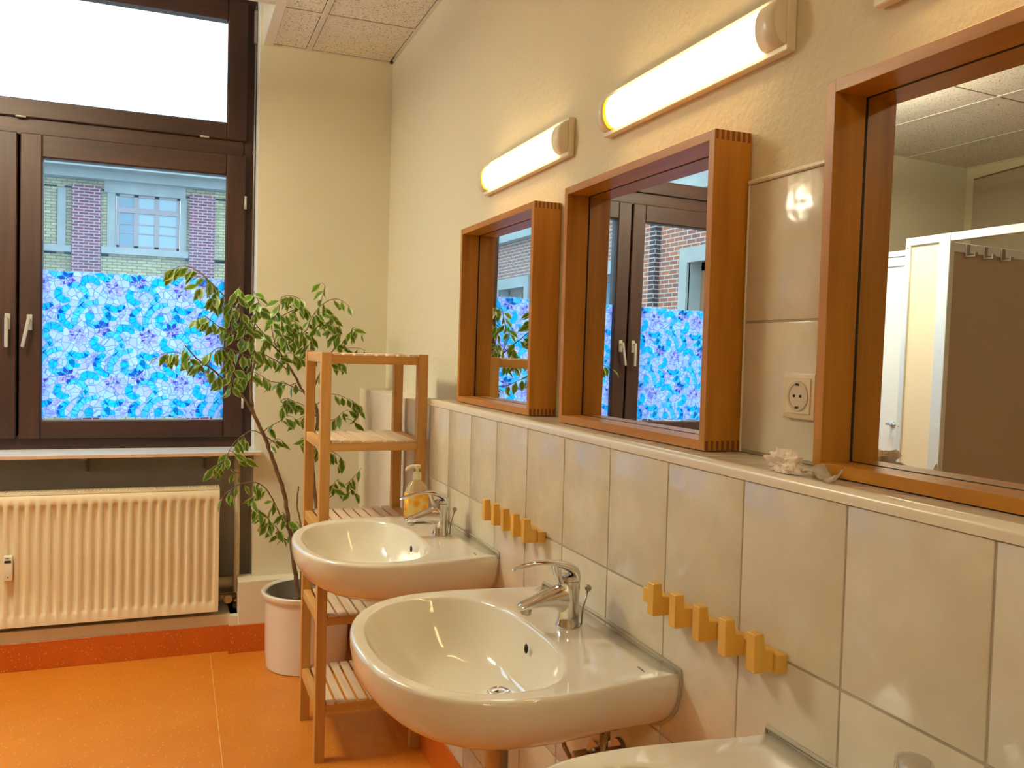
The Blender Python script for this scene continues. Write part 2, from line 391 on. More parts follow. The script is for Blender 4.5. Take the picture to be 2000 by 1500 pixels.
# floor
b_ = MB(); b_.box(XL - .1, 0.3, YR - .1, YB + .3, FL - .1, FL); fl = obj('floor', b_, M_floor, kind='structure')
b_ = MB(); b_.box(-0.6055, -0.6030, YR, 3.10, FL, FL + 0.0006); obj('weld_seam', b_, M_seam, parent=fl)
# long wall on the right: upper plaster, tiled front box with ledge
b_ = MB(); b_.box(XW, XW + .15, YR - .1, YB + .3, FL, 1.9); wr = obj('wall_right', b_, M_rough, kind='structure')
b_ = MB(); b_.box(0.010, XW, YR, YB, FL, -0.018, 0.002); wl = obj('wall_ledge', b_, M_cream, kind='structure')
# tile cladding of the ledge box
TOPZ, ROW = -0.0195, 0.2254
gj = 0.0035
b_ = MB(); k = -8
while k * 0.2 < 2.0:
    y0, y1 = k * 0.2 + gj / 2, (k + 1) * 0.2 - gj / 2
    y1 = min(y1, 2.012)
    if k == 10: break
    for r in range(5):
        z1 = TOPZ - r * ROW - gj / 2 * (r > 0); z0 = max(TOPZ - (r + 1) * ROW + gj / 2, FL)
        if z1 - z0 > .02: b_.box(0.0, 0.009, y0, y1, z0, z1, 0.0016, seg=2)
    k += 1
obj('tile_cladding', b_, M_tile, parent=wl, smooth='auto')
b_ = MB(); b_.box(0.0016, 0.0105, -1.6, 2.006, FL, -0.02); obj('grout', b_, M_grout, parent=wl)
b_ = MB(); k = -8
while k < 10:
    b_.box(0.008, XW - .003, k * 0.2 + .13 + gj / 2, min((k + 1) * 0.2 + .13 - gj / 2, 2.012), -0.014, -0.0008, 0.001); k += 1
obj('ledge_tiles', b_, M_tile, parent=wl, smooth='auto')
b_ = MB(); b_.box(0.009, XW, -1.47, 2.008, -0.018, -0.0025); obj('ledge_grout', b_, M_grout, parent=wl)
b_ = MB(); pr = [(0.012, 0.0)] + [(0.009 - 0.011 * sin(t), -0.011 + 0.011 * cos(t)) for t in [i * pi / 2 / 6 for i in range(7)]] + [(-0.002, -0.0185), (0.012, -0.0185)]
b_.poly_prism([(x, z) for x, z in pr], 'y', -1.5, 2.013); obj('edge_trim', b_, M_trimw, parent=wl, smooth='auto')
# upper tile field behind the mirrors
b_ = MB()
for (ya, yb_) in ((0.369, 0.569), (0.169, 0.369), (-0.031, 0.169), (-0.231, -0.031), (-0.431, -0.231)):
    for (za, zb) in ((0.003, 0.2135), (0.2135, 0.438)):
        b_.box(XW - .008, XW - .0005, ya + gj / 2, yb_ - gj / 2, za + gj / 2, zb - gj / 2, 0.0014, seg=2)
obj('upper_tile_cladding', b_, M_tile, parent=wr, smooth='auto')
b_ = MB(); b_.box(XW - .0062, XW - .0003, -0.43, 0.5715, 0.0, 0.438); obj('upper_grout', b_, M_grout, parent=wr)
b_ = MB(); b_.box(XW - .010, XW - .0002, -0.43, 0.5735, 0.438, 0.4455, 0.002); b_.box(XW - .009, XW - .0002, 0.5685, 0.5725, 0.0, 0.438, 0.001)
obj('tile_edge_strip', b_, M_trimw, parent=wr)
# window wall
b_ = MB()
b_.box(-0.437, 0.30, YB, YB + .32, FL, 1.9)                 # pier
b_.box(XL - .1, -2.30, YB, YB + .32, FL, 1.9)
b_.box(-2.30, -0.437, YB + .10, YB + .32, 1.66, 1.9)
wf = obj('wall_front', b_, M_plaster, kind='structure')
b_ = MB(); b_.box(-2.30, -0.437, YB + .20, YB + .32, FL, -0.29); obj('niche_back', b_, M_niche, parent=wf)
b_ = MB(); b_.box(-2.30, -0.494, 3.12, YB + .25, FL, -0.972, .002); b_.box(-0.497, 0.0095, 3.085, YB + .05, FL, -0.83, 0.003); b_.box(-0.53, -0.495, 3.088, 3.30, FL, -0.972, .002)
obj('wall_base', b_, M_cream, parent=wf)
b_ = MB(); b_.box(-0.4372, -0.4345, YB + .0005, YB + .16, -0.288, 1.66); obj('window_reveal', b_, M_reveal, parent=wf)
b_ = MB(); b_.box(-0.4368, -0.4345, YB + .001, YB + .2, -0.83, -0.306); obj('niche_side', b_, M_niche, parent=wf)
b_ = MB(); b_.box(XL - .15, XL, YR - .1, YB + .1, FL, 1.9)
wle = obj('wall_left', b_, M_left, kind='structure')
# shallow arched recess on the left wall (seen in the near mirror)
b_ = MB(); arc = [(3.10 + (0.9 - 3.10) * i / 20, 1.335 + 0.055 * sin(pi * i / 20)) for i in range(21)]
pts = [(3.10, -0.9)] + arc + [(0.9, -0.9)]
b_.poly_prism([(y, z) for y, z in pts], 'x', XL, XL + 0.012); obj('arched_panel', b_, M_panel2, parent=wle)
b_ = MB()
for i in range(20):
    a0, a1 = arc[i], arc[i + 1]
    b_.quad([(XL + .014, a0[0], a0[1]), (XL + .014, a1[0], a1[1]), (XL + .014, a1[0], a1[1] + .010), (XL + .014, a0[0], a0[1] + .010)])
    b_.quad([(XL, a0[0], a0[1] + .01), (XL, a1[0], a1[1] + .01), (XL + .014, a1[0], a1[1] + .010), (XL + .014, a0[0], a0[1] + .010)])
obj('painted_arch_shadow', b_, M_fdoor, parent=wle)  # brown strip painting the shadow line along the arch
b_ = MB(); b_.box(XL - .1, 0.3, YR - .2, YR, FL, 1.9); obj('wall_rear', b_, M_left, kind='structure')
# ceiling: boards + tees, cut out in front of the tall window
XO, YO = -0.415, 2.70
b_ = MB()
b_.box(XL, XW, YR, YO, ZC, ZC + .02); b_.box(XO, XW, YO, YB, ZC, ZC + .02); b_.box(XL, -2.34, YO, YB, ZC, ZC + .02)
ce = obj('ceiling', b_, M_board, kind='structure')
b_ = MB()
for kx in range(0, 7):
    x = -0.24 - 0.585 * kx
    y1 = YB if (x > XO or x < -2.34) else YO
    b_.box(x - .011, x + .011, YR, y1, ZC - .0035, ZC + .001, 0.001)
y = 2.735
while y > YR:
    x0 = XO if y > YO else XL
    b_.box(x0, XW, y - .010, y + .010, ZC - .003, ZC + .001, 0.001); y -= 0.58
b_.box(XW - .014, XW, YR, YB, ZC - .004, ZC + .001); b_.box(XO, XW, YB - .014, YB, ZC - .004, ZC + .001); b_.box(XL, XL + .014, YR, YB, ZC - .004, ZC + .001)
obj('ceiling_grid', b_, M_tee, parent=ce)
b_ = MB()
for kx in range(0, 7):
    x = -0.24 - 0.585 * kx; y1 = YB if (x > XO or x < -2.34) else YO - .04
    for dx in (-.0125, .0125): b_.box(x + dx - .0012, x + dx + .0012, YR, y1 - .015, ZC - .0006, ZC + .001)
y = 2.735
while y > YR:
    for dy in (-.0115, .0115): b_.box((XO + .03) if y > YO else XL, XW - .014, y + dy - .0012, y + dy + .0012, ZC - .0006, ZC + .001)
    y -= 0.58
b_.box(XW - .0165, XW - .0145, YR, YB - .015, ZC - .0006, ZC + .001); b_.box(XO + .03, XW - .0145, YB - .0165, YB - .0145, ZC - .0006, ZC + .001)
obj('tee_shadow', b_, M_dark, parent=ce)  # black strips painted in as shadow lines beside the tees
b_ = MB()
b_.box(XO - .012, XO + .028, YO - .035, YB, ZC - .008, ZC + .002, .002); b_.box(-2.36, XO - .0125, YO - .035, YO + .003, ZC - .008, ZC + .002, .002)
b_.box(XO - .012, XO, YO, YB, ZC, 1.88); b_.box(-2.36, XO, YO - .012, YO, ZC, 1.88); b_.box(-2.36, -2.345, YO, YB, ZC, 1.88)
obj('opening_trim', b_, M_tee, parent=ce)
b_ = MB(); b_.box(XL, XW, YR, YB + .3, 1.88, 1.92); obj('upper_slab', b_, M_plaster, parent=ce)
b_ = MB(); b_.ball((XW - .012, YB - .03, ZC - .006), .008, sub=1, sc_=(1, 1.6, .7)); b_.box(XW - .016, XW - .0135, YB - .1, YB - .025, ZC - .0055, ZC - .004)
obj('cable_end', b_, M_dark, parent=ce)
# baseboards
b_ = MB(); b_.box(-2.30, -0.53, 3.112, 3.1205, FL, -1.018, .001); b_.box(-0.534, 0.006, 3.076, 3.0855, FL, -1.012, .001)
obj('baseboard_front', b_, M_base, kind='structure')
b_ = MB(); b_.box(0.004, 0.0102, 2.013, 3.08, FL, -1.0, .001); b_.box(-0.006, 0.0, -1.5, 2.013, FL, -1.0, .001)
obj('baseboard_right', b_, M_base, kind='structure')
# sill
b_ = MB(); b_.box(-2.32, -0.4375, 3.092, 3.335, -0.303, -0.2895, 0.0015); b_.box(-0.44, -0.408, 3.092, YB, -0.303, -0.2895, 0.0015)
sl = obj('trim_1', b_, M_sill, kind='structure')
b_ = MB(); b_.box(-2.32, -0.408, 3.0905, 3.0925, -0.3025, -0.290); obj('sill_edge', b_, M_sillf, parent=sl)
for x in (-1.087, -0.628):
    b_ = MB(); b_.box(x - .014, x + .014, 3.12, 3.36, -0.313, -0.3035); b_.poly_prism([(3.20, -.313), (3.36, -.313), (3.36, -.39)], 'x', x - .004, x + .004)
    obj('sill_bracket', b_, M_steel, parent=sl)

# ================================================================= WINDOW
FY = 3.30
wn = thing('window_1', (-1.34, FY, -0.29), kind='structure')
def frame_rect(mb, x0, x1, z0, z1, wl_, wr_, wb, wt, y0, y1, bev=.003):
    mb.box(x0, x0 + wl_, y0, y1, z0, z1, bev, 1); mb.box(x1 - wr_, x1, y0, y1, z0, z1, bev, 1)
    mb.box(x0 + wl_, x1 - wr_, y0, y1, z0, z0 + wb, bev, 0); mb.box(x0 + wl_, x1 - wr_, y0, y1, z1 - wt, z1, bev, 0)
XR0, XL0 = -0.4375, -2.262
b_ = MB(); frame_rect(b_, XL0, XR0, -0.2895, 1.66, .055, .055, .058, .06, FY + .012, FY + .08)
b_.box(XL0 + .05, XR0 - .05, FY + .006, FY + .08, 0.968, 1.04, .003)
b_.box(-1.372, -1.306, FY + .062, FY + .078, -0.235, .972, 0, 1)
obj('outer_frame', b_, [WW['X'], WW['Z']], parent=wn)
def casement(x0, x1, z0, z1, gl, gr, gb, gt, name, film, hazy_, fz=0.439):
    b_ = MB(); frame_rect(b_, x0, x1, z0, z1, gl, gr, gb, gt, FY - .008, FY + .06, .004)
    # glazing bead
    frame_rect(b_, x0 + gl - .012, x1 - gr + .012, z0 + gb - .012, z1 - gt + .012, .014, .014, .014, .014, FY - .003, FY + .03, .003)
    s_ = obj(name, b_, [WW['X'], WW['Z']], parent=wn)
    gx0, gx1, gz0, gz1 = x0 + gl, x1 - gr, z0 + gb, z1 - gt
    p_ = MB(); p_.box(gx0, gx1, FY + .020, FY + .0225, gz0, gz1); obj('pane', p_, M_glass, parent=s_)
    if hazy_:
        p_ = MB(); p_.quad([(gx0, FY + .024, fz), (gx1, FY + .024, fz), (gx1, FY + .024, gz1), (gx0, FY + .024, gz1)]); obj('haze_sheet', p_, M_glass_hazy, parent=s_)  # thin bluish translucent sheet behind the pane, above the film
    if film: make_film(gx0 + .002, gx1 - .001, gz0 + .006, fz, s_)
    return s_
def make_film(x0, x1, z0, z1, parent):
    rnd = random.Random(int(abs(x0) * 1000)); b_ = MB(); Y0 = FY + .0188
    NX = 24
    ztop = [z1 + .0015 * sin(i * 1.3) for i in range(NX + 1)]; zbot = [z0 + (0.006 if i % 5 in (1, 2) else 0.0) + .003 * rnd.random() for i in range(NX + 1)]
    for i in range(NX):
        xa = x0 + (x1 - x0) * i / NX; xb = x0 + (x1 - x0) * (i + 1) / NX
        b_.quad([(xa, Y0, zbot[i]), (xb, Y0, zbot[i + 1]), (xb, Y0, ztop[i + 1]), (xa, Y0, ztop[i])], 0)
    layer = [0]
    def clipped(pts, mi, dy):
        # Sutherland-Hodgman against the film rectangle
        for ax, lim, sg in ((0, x0, 1), (0, x1, -1), (1, z0 + .006, 1), (1, z1 - .001, -1)):
            out = []
            for i in range(len(pts)):
                p, q = pts[i - 1], pts[i]; ip, iq = (p[ax] - lim) * sg >= 0, (q[ax] - lim) * sg >= 0
                if ip != iq:
                    t = (lim - p[ax]) / (q[ax] - p[ax]); out.append((p[0] + t * (q[0] - p[0]), p[1] + t * (q[1] - p[1])))
                if iq: out.append(q)
            pts = out
            if len(pts) < 3: return
        try: b_.quad([(p[0], Y0 - dy, p[1]) for p in pts], mi)
        except ValueError: pass
    def crescent(pts, w, mi, c, k):
        # pts: guide points (zoom px), drawn as a tapering band with a darker outline
        P = [Vector((c[0] + p[0] * k, c[1] - p[1] * k)) for p in pts]
        Q = []
        for i in range(len(P) - 1):
            p0, p1, p2, p3 = P[max(i - 1, 0)], P[i], P[i + 1], P[min(i + 2, len(P) - 1)]
            for j in range(5):
                t = j / 5; Q.append(0.5 * ((2 * p1) + (p2 - p0) * t + (2 * p0 - 5 * p1 + 4 * p2 - p3) * t * t + (3 * p1 - p0 - 3 * p2 + p3) * t ** 3))
        Q.append(P[-1]); n = len(Q)
        A, B2, A2, B3 = [], [], [], []
        for i, q in enumerate(Q):
            d = (Q[min(i + 1, n - 1)] - Q[max(i - 1, 0)]).normalized(); nn = Vector((-d.y, d.x)); t = i / (n - 1)
            ww = w * k * 1.15 * (max(0.08, sin(pi * min(1, t * 0.85 + .12))) ** .6) / 2; g = .0017
            A.append(q + nn * ww); B2.append(q - nn * ww); A2.append(q + nn * (ww + g)); B3.append(q - nn * (ww + g))
        for i in range(n - 1):
            clipped([tuple(A[i]), tuple(A[i + 1]), tuple(B2[i + 1]), tuple(B2[i])], mi, .0006)
            clipped([tuple(A2[i]), tuple(A2[i + 1]), tuple(A[i + 1]), tuple(A[i])], 4, .0006)
            clipped([tuple(B2[i]), tuple(B2[i + 1]), tuple(B3[i + 1]), tuple(B3[i])], 4, .0006)
            if i % 4 == 2: clipped([tuple(A[i]), tuple(A[i].lerp(A[i + 1], .35)), tuple(B2[i].lerp(B2[i + 1], .35)), tuple(B2[i])], 4, .0009)
    def ringpoly(inner, outer, dy):
        for i in range(len(inner)): clipped([tuple(inner[i - 1]), tuple(outer[i - 1]), tuple(outer[i]), tuple(inner[i])], 4, dy)
    def disc(c, r, mi, dy, n=12):
        P1 = [(c[0] + r * cos(2 * pi * i / n), c[1] + r * sin(2 * pi * i / n)) for i in range(n)]
        P2 = [(c[0] + (r + .0016) * cos(2 * pi * i / n), c[1] + (r + .0016) * sin(2 * pi * i / n)) for i in range(n)]
        clipped(P1, mi, dy); ringpoly(P1, P2, dy)
    def flower(c, r, rot, np_=6):
        for i in range(np_):
            a = rot + 2 * pi * i / np_; d = Vector((cos(a), sin(a))); nn = Vector((-d.y, d.x)); C_ = Vector(c)
            L_ = []
            for g in (0, .0015): L_.append([C_ + d * (r * .30), C_ + d * r * .6 + nn * (r * .22 + g), C_ + d * (r + g * 2.0), C_ + d * r * .6 - nn * (r * .22 + g)])
            clipped([tuple(p) for p in L_[0]], 3, .0006); ringpoly(L_[0], L_[1], .0006)
        disc(c, r * .27, 5, .0009)
    K = .000294; PX, PZ = .266, .197
    for row in range(-1, 5):
        for colm in range(-2, 6):
            cx_ = -2.262 + .19 + 0.0 if False else (-1.083 + PX * (colm - 2) + (PX / 2) * (row % 2)); cx_ += round((x0 + 1.257) / PX) * PX
            cz_ = .257 - PZ * (row - 0); c = (cx_, cz_)
            crescent([(-250, -150), (-340, -60), (-345, 60), (-250, 140), (-200, 150)], 78, 1, c, K)
            crescent([(110, -210), (-60, -160), (-170, -20), (-190, 100), (-180, 130)], 70, 2, c, K)
            crescent([(170, -150), (220, -40), (190, 70), (90, 120), (0, 95), (-60, 60)], 84, 2, c, K)
            crescent([(200, -170), (330, -110), (450, -170)], 74, 1, c, K)
            crescent([(210, -60), (270, 10), (340, 20)], 60, 1, c, K)
            crescent([(-370, -390), (-400, -290), (-330, -220), (-250, -230)], 84, 1, c, K)
            crescent([(-280, -400), (-170, -430), (-60, -350), (-20, -230)], 70, 2, c, K)
            crescent([(-90, -440), (-50, -520), (60, -510), (110, -440)], 84, 1, c, K)
            crescent([(-30, -300), (-90, -230), (-150, -120)], 40, 2, c, K)
            disc(c, 58 * K, 1, .0012)
            for (fx, fy, fr_) in ((-440, -60, 118), (-270, -510, 95), (160, 160, 115), (-170, 240, 110), (310, -380, 125), (20, -60, 34)):
                flower((c[0] + fx * K, c[1] - fy * K), fr_ * K, rnd.random() * 3)
    obj('patterned_film', b_, [F_bg, F_cyan, F_cyan2, F_purple, F_line, F_pale], parent=parent, label='translucent blue and violet flower film', recalc=False)
cr = casement(-1.334, -0.476, -0.244, 0.975, .077, .080, .072, .090, 'casement', True, True)
cl_ = casement(-2.200, -1.344, -0.244, 0.975, .080, .077, .072, .090, 'casement', True, False)
us = casement(-2.200, -0.476, 1.036, 1.63, .080, .081, .072, .084, 'fanlight', False, False)
def wh(x, ang):
    b_ = MB(); b_.box(x - .010, x + .010, FY - .014, FY - .007, .193, .256, .002)
    h = obj('window_handle', b_, M_handle, parent=wn)
    b_ = MB(); b_.tube([(x, FY - .014, .235), (x, FY - .034, .235)], .006, 10)
    b_.box(x - .0065, x + .0065, FY - .042, FY - .032, .122, .243, .003, rot=Matrix.Rotation(ang, 4, 'Y'), piv=(x, FY - .035, .235))
    obj('lever', b_, M_handle, parent=h)
wh(-1.374, 0.0); wh(-1.297, radians(11))
b_ = MB(); b_.tube([(-.4445, FY - .004, 1.62), (-.4445, FY - .004, .34)], .0035, 8); b_.box(-.452, -.439, FY - .012, FY + .008, 1.46, 1.60, .002); b_.box(-.450, -.4395, FY - .010, FY + .008, .985, 1.0, .001)
obj('opener_rod', b_, M_steel, parent=wn)
b_ = MB()
for x in (-.648, -1.332): b_.tube([(x - .018, FY - .012, 1.036), (x + .018, FY - .012, 1.036)], .0045, 8)
b_.tube([(-.478, FY - .012, .745), (-.478, FY - .012, .80)], .005, 8); b_.tube([(-.478, FY - .012, -.12), (-.478, FY - .012, -.07)], .005, 8)
islands('hinge', b_, M_handle, parent=wn)

# ================================================================= RADIATOR
rd = thing('radiator', (-1.36, 3.18, -0.972), 'cream steel panel radiator with vertical ribs hanging in the niche under the window', 'radiator')
RX0, RX1, RZ0, RZ1, RYF = -2.14, -0.576, -0.950, -0.442, 3.092
b_ = MB(); per = 0.0362; nx = int((RX1 - RX0 - .02) / per)
xs = []; 
x = RX1 - .014
prof = []
cur = RX1
cols = [(RX1, 0.0), (RX1 - .012, 0.0)]
for i in range(nx):
    xb = RX1 - .014 - i * per
    for fx, d in ((0.02, 0), (0.10, .35), (0.20, 1), (0.52, 1), (0.64, .35), (0.74, 0), (0.98, 0)):
        cols.append((xb - fx * per, d))
cols.append((RX0 + .0, 0.0))
zs = [(RZ0, 0), (RZ0 + .034, 0), (RZ0 + .040, .4), (RZ0 + .050, 1)] + [(RZ0 + .05 + (RZ1 - RZ0 - .10) * i / 4, 1) for i in range(1, 4)] + [(RZ1 - .050, 1), (RZ1 - .042, .4), (RZ1 - .036, 0), (RZ1 - .006, 0), (RZ1, -.6)]
g = [[b_.bm.verts.new((x, RYF + .0115 * d * e if e >= 0 else RYF + .006, z)) for (x, d) in cols] for (z, e) in zs]
for i in range(len(zs) - 1):
    for j in range(len(cols) - 1):
        f = b_.bm.faces.new((g[i][j], g[i][j + 1], g[i + 1][j + 1], g[i + 1][j])); f.smooth = True
obj('front_panel', b_, M_rad, parent=rd)
b_ = MB(); b_.box(RX0, RX1, 3.172, 3.180, RZ0, RZ1, .002)
for i in range(60): b_.box(RX0 + .02 + i * .0255, RX0 + .023 + i * .0255, RYF + .012, 3.172, RZ0 + .03, RZ1 - .03)
obj('rear_panel', b_, M_rad, parent=rd)
b_ = MB(); b_.box(RX1 - .002, RX1 + .001, RYF + .001, 3.178, RZ0 + .004, RZ1 + .004, .001); b_.box(RX0 - .001, RX0 + .002, RYF + .001, 3.178, RZ0 + .004, RZ1 + .004, .001)
islands('side_cover', b_, M_rad, parent=rd)
b_ = MB()
for yy in (RYF + .002, 3.113, 3.135, 3.157, 3.174): b_.box(RX0, RX1, yy, yy + .004, RZ1, RZ1 + .007)
for i in range(121): b_.box(RX0 + i * .0130, RX0 + .004 + i * .0130, RYF + .004, 3.176, RZ1 + .001, RZ1 + .006)
obj('top_grille', b_, M_rad, parent=rd)
b_ = MB(); b_.box(RX0, RX1, RYF + .010, 3.172, RZ1 - .04, RZ1 - .038); obj('convector', b_, M_dark, parent=rd)
b_ = MB()
for x in (-2.0, -0.72): b_.box(x - .01, x + .01, 3.178, 3.362, RZ1 - .08, RZ1 - .05); b_.box(x - .01, x + .01, 3.178, 3.362, RZ0 + .06, RZ0 + .09)
islands('wall_bracket', b_, M_steel, parent=rd)
hm = thing('heat_meter', (-1.334, RYF, -0.762), 'small white heat cost meter with dark display clipped on the ribbed radiator', 'heat meter')
b_ = MB(); b_.box(-1.349, -1.319, RYF - .020, RYF, -.762, -.667, .004, seg=2); obj('housing', b_, M_white, parent=hm, smooth='auto')
b_ = MB(); b_.box(-1.345, -1.323, RYF - .0212, RYF - .0195, -.693, -.684); obj('display', b_, M_dark, parent=hm)
b_ = MB(); b_.box(-1.341, -1.329, RYF - .0212, RYF - .0195, -.677, -.675); obj('printed_mark', b_, M_dark, parent=hm)
b_ = MB(); b_.box(-1.3345, -1.332, RYF - .0212, RYF - .0195, -.750, -.746); obj('seal', b_, M_dark, parent=hm)
hp = thing('heating_pipe', (-.497, 3.20, -.97), 'cream painted heating pipe rising beside the right end of the radiator', 'pipe')
b_ = MB(); b_.tube([(-.500, 3.205, -.306), (-.497, 3.205, -.90), (-.4975, 3.205, -.972)], .0125, 12); obj('riser', b_, M_pipe, parent=hp)
b_ = MB(); b_.tube([(-.72, 3.24, -.87), (-.50, 3.24, -.87)], .024, 14); b_.tube([(-.72, 3.24, -.925), (-.50, 3.24, -.925)], .011, 10); obj('cross_pipe', b_, M_pipe, parent=hp)
b_ = MB(); b_.tube([(-.575, 3.17, -.915), (-.500, 3.19, -.915)], .012, 10); b_.lathe([(.010, -.02), (.018, -.018), (.018, .012), (.01, .016)], (-.535, 3.15, -.915), (0, 1, 0), 12)
b_.lathe([(.014, 0), (.014, .03)], (-.498, 3.205, -.955), n=6); b_.lathe([(.016, 0), (.016, .02)], (-.498, 3.205, -.93), n=6)
obj('shutoff_valve', b_, M_brass, parent=hp)

# ================================================================= MIRRORS
MX, MWD, MHT = 0.0516, 0.5708, 0.5243
ga, gb = radians(1.2), radians(0.4)
def mirror(cy):
    t = thing('wall_mirror', (MX, cy, 0.0), '', 'mirror', 'wood framed mirrors on the tiled ledge')
    y0, y1 = cy - MWD / 2, cy + MWD / 2; T = 0.0165; X1 = XW - .0015
    z0 = .0008
    b_ = MB()
    b_.box(MX, X1, y0, y0 + T, z0, MHT, .0008, 0); b_.box(MX, X1, y1 - T, y1, z0, MHT, .0008, 0)
    b_.box(MX + .0002, X1 - .0002, y0 + T - .0008, y1 - T + .0008, z0, z0 + T, .0006, 1); b_.box(MX + .0002, X1 - .0002, y0 + T - .0008, y1 - T + .0008, MHT - T, MHT, .0006, 1)
    obj('frame', b_, [MW['Z'], MW['Y']], parent=t)
    n = 7; st = (X1 - MX) / (2 * n)
    for yy in (y0 - .0003, y1 - .0010):
        for za_, zb_ in ((z0 + .0005, z0 + T), (MHT - T, MHT - .0005)):
            b_ = MB()
            for i in range(n):
                xa = MX + .002 + st * 2 * i; b_.box(xa, xa + st, yy, yy + .0013, za_, zb_, 0)
            obj('finger_joint', b_, M_joint, parent=t, label='dark finger joint at the corner')
    b_ = MB(); ya, yb_, za, zb = y0 + T, y1 - T, z0 + T, MHT - T
    def gx(y, z): return .108 - (y - cy) * tan(ga) + z * tan(gb) / cos(ga)
    A = [(gx(y, z), y, z) for y, z in ((ya, za), (yb_, za), (yb_, zb), (ya, zb))]
    b_.quad(A); b_.quad([(p[0] + .003, p[1], p[2]) for p in A][::-1])
    for i in range(4):
        p, q = A[i], A[(i + 1) % 4]; b_.quad([p, q, (q[0] + .003, q[1], q[2]), (p[0] + .003, p[1], p[2])])
    obj('mirror_glass', b_, M_mirror, parent=t)
    b_ = MB()
    for y in (ya, yb_):
        g0, g1 = gx(y, za), gx(y, zb); e_ = .0009 if y == ya else -.0009
        b_.poly_prism([(g0 - .0018, za), (g0 + .001, za), (g1 + .001, zb), (g1 - .0018, zb)], 'y', y, y + e_)
    for z in (za, zb):
        e_ = .0009 if z == za else -.0009
        b_.poly_prism([(gx(ya, z) - .0018, ya), (gx(ya, z) + .001, ya), (gx(yb_, z) + .001, yb_), (gx(yb_, z) - .0018, yb_)], 'z', z, z + e_)
    obj('glass_seam', b_, M_dark, parent=t)
    return t
m1 = mirror(1.606); m2 = copy_tree(m1, dy=.8616 - 1.606); m3 = copy_tree(m1, dy=.0369 - 1.606)
m1['label'] = 'wood framed mirror farthest from the camera, reflecting the plant and shelf'
m2['label'] = 'wood framed mirror in the middle, reflecting both window handles'
m3['label'] = 'large wood framed mirror at the right edge, reflecting the toilet cubicle'

# ================================================================= WALL LAMPS
def lamp(yn, zb):
    LEN = .60; ya, yb_ = yn, yn + LEN; cy = (ya + yb_) / 2; zc = zb + .046; H = .091
    t = thing('wall_lamp', (XW, cy, zc), '', 'lamp', 'warm tube lamps over the mirrors')
    b_ = MB(); b_.box(.1085, XW - .0005, ya, yb_, zb, zb + H, .0015); obj('back_plate', b_, M_lampbody, parent=t)
    RR = .033
    def half(y0, y1, R_, capf, mi=0, mb=None):
        rings = []
        for y in (y0, y1): rings.append([mb.bm.verts.new((.1085 - R_ * .62 * sin(a), y, zc + R_ * cos(a))) for a in [pi * k / 20 for k in range(21)]])
        mb.skin(rings, False, mi)
        for R2 in rings: mb.bm.faces.new(R2)
    b_ = MB(); half(ya + .052, yb_ - .035, .0345, 0, 0, b_); obj('diffuser', b_, M_diff, parent=t, label='glowing white cover')
    b_ = MB(); half(ya + .004, ya + .052, .0362, 0, 0, b_); half(yb_ - .035, yb_ - .004, .0362, 0, 0, b_); islands('end_cap', b_, M_lampbody, parent=t)
    return t
l1 = lamp(1.258, .627); l2 = copy_tree(l1, dy=.4775 - 1.258); l3 = copy_tree(l1, dy=-.295 - 1.258)
l1['label'] = 'lit tube lamp farthest from the camera, above the smallest looking mirror'
l2['label'] = 'lit tube lamp above the middle wood framed mirror'
l3['label'] = 'tube lamp cut off at the top right, above the nearest mirror'

# ================================================================= WASH BASINS
ZR = -0.351
WX = [(0, .270), (-.06, .276), (-.12, .285), (-.18, .292), (-.23, .295), (-.29, .291), (-.34, .274), (-.38, .247), (-.415, .207), (-.443, .150), (-.460, .080), (-.4665, 0)]
def outline(N):
    pts = [Vector((x, w)) for x, w in WX] + [Vector((x, -w)) for x, w in WX[::-1][1:]]
    # smooth (Catmull-Rom) then resample by arc length
    Q = []
    for i in range(len(pts) - 1):
        p0, p1, p2, p3 = pts[max(i - 1, 0)], pts[i], pts[i + 1], pts[min(i + 2, len(pts) - 1)]
        for j in range(8):
            t = j / 8; Q.append(0.5 * ((2 * p1) + (p2 - p0) * t + (2 * p0 - 5 * p1 + 4 * p2 - p3) * t * t + (3 * p1 - p0 - 3 * p2 + p3) * t ** 3))
    Q.append(pts[-1])
    # close along the wall
    for j in range(1, 16): Q.append(pts[-1].lerp(pts[0], j / 16))
    L_ = [0]; 
    for i in range(len(Q)): L_.append(L_[-1] + (Q[(i + 1) % len(Q)] - Q[i]).length)
    out = []
    for k in range(N):
        s_ = L_[-1] * k / N; i = max(j for j in range(len(L_)) if L_[j] <= s_ + 1e-9); i = min(i, len(Q) - 1)
        out.append(Q[i].lerp(Q[(i + 1) % len(Q)], (s_ - L_[i]) / max(1e-9, L_[i + 1] - L_[i])))
    return out
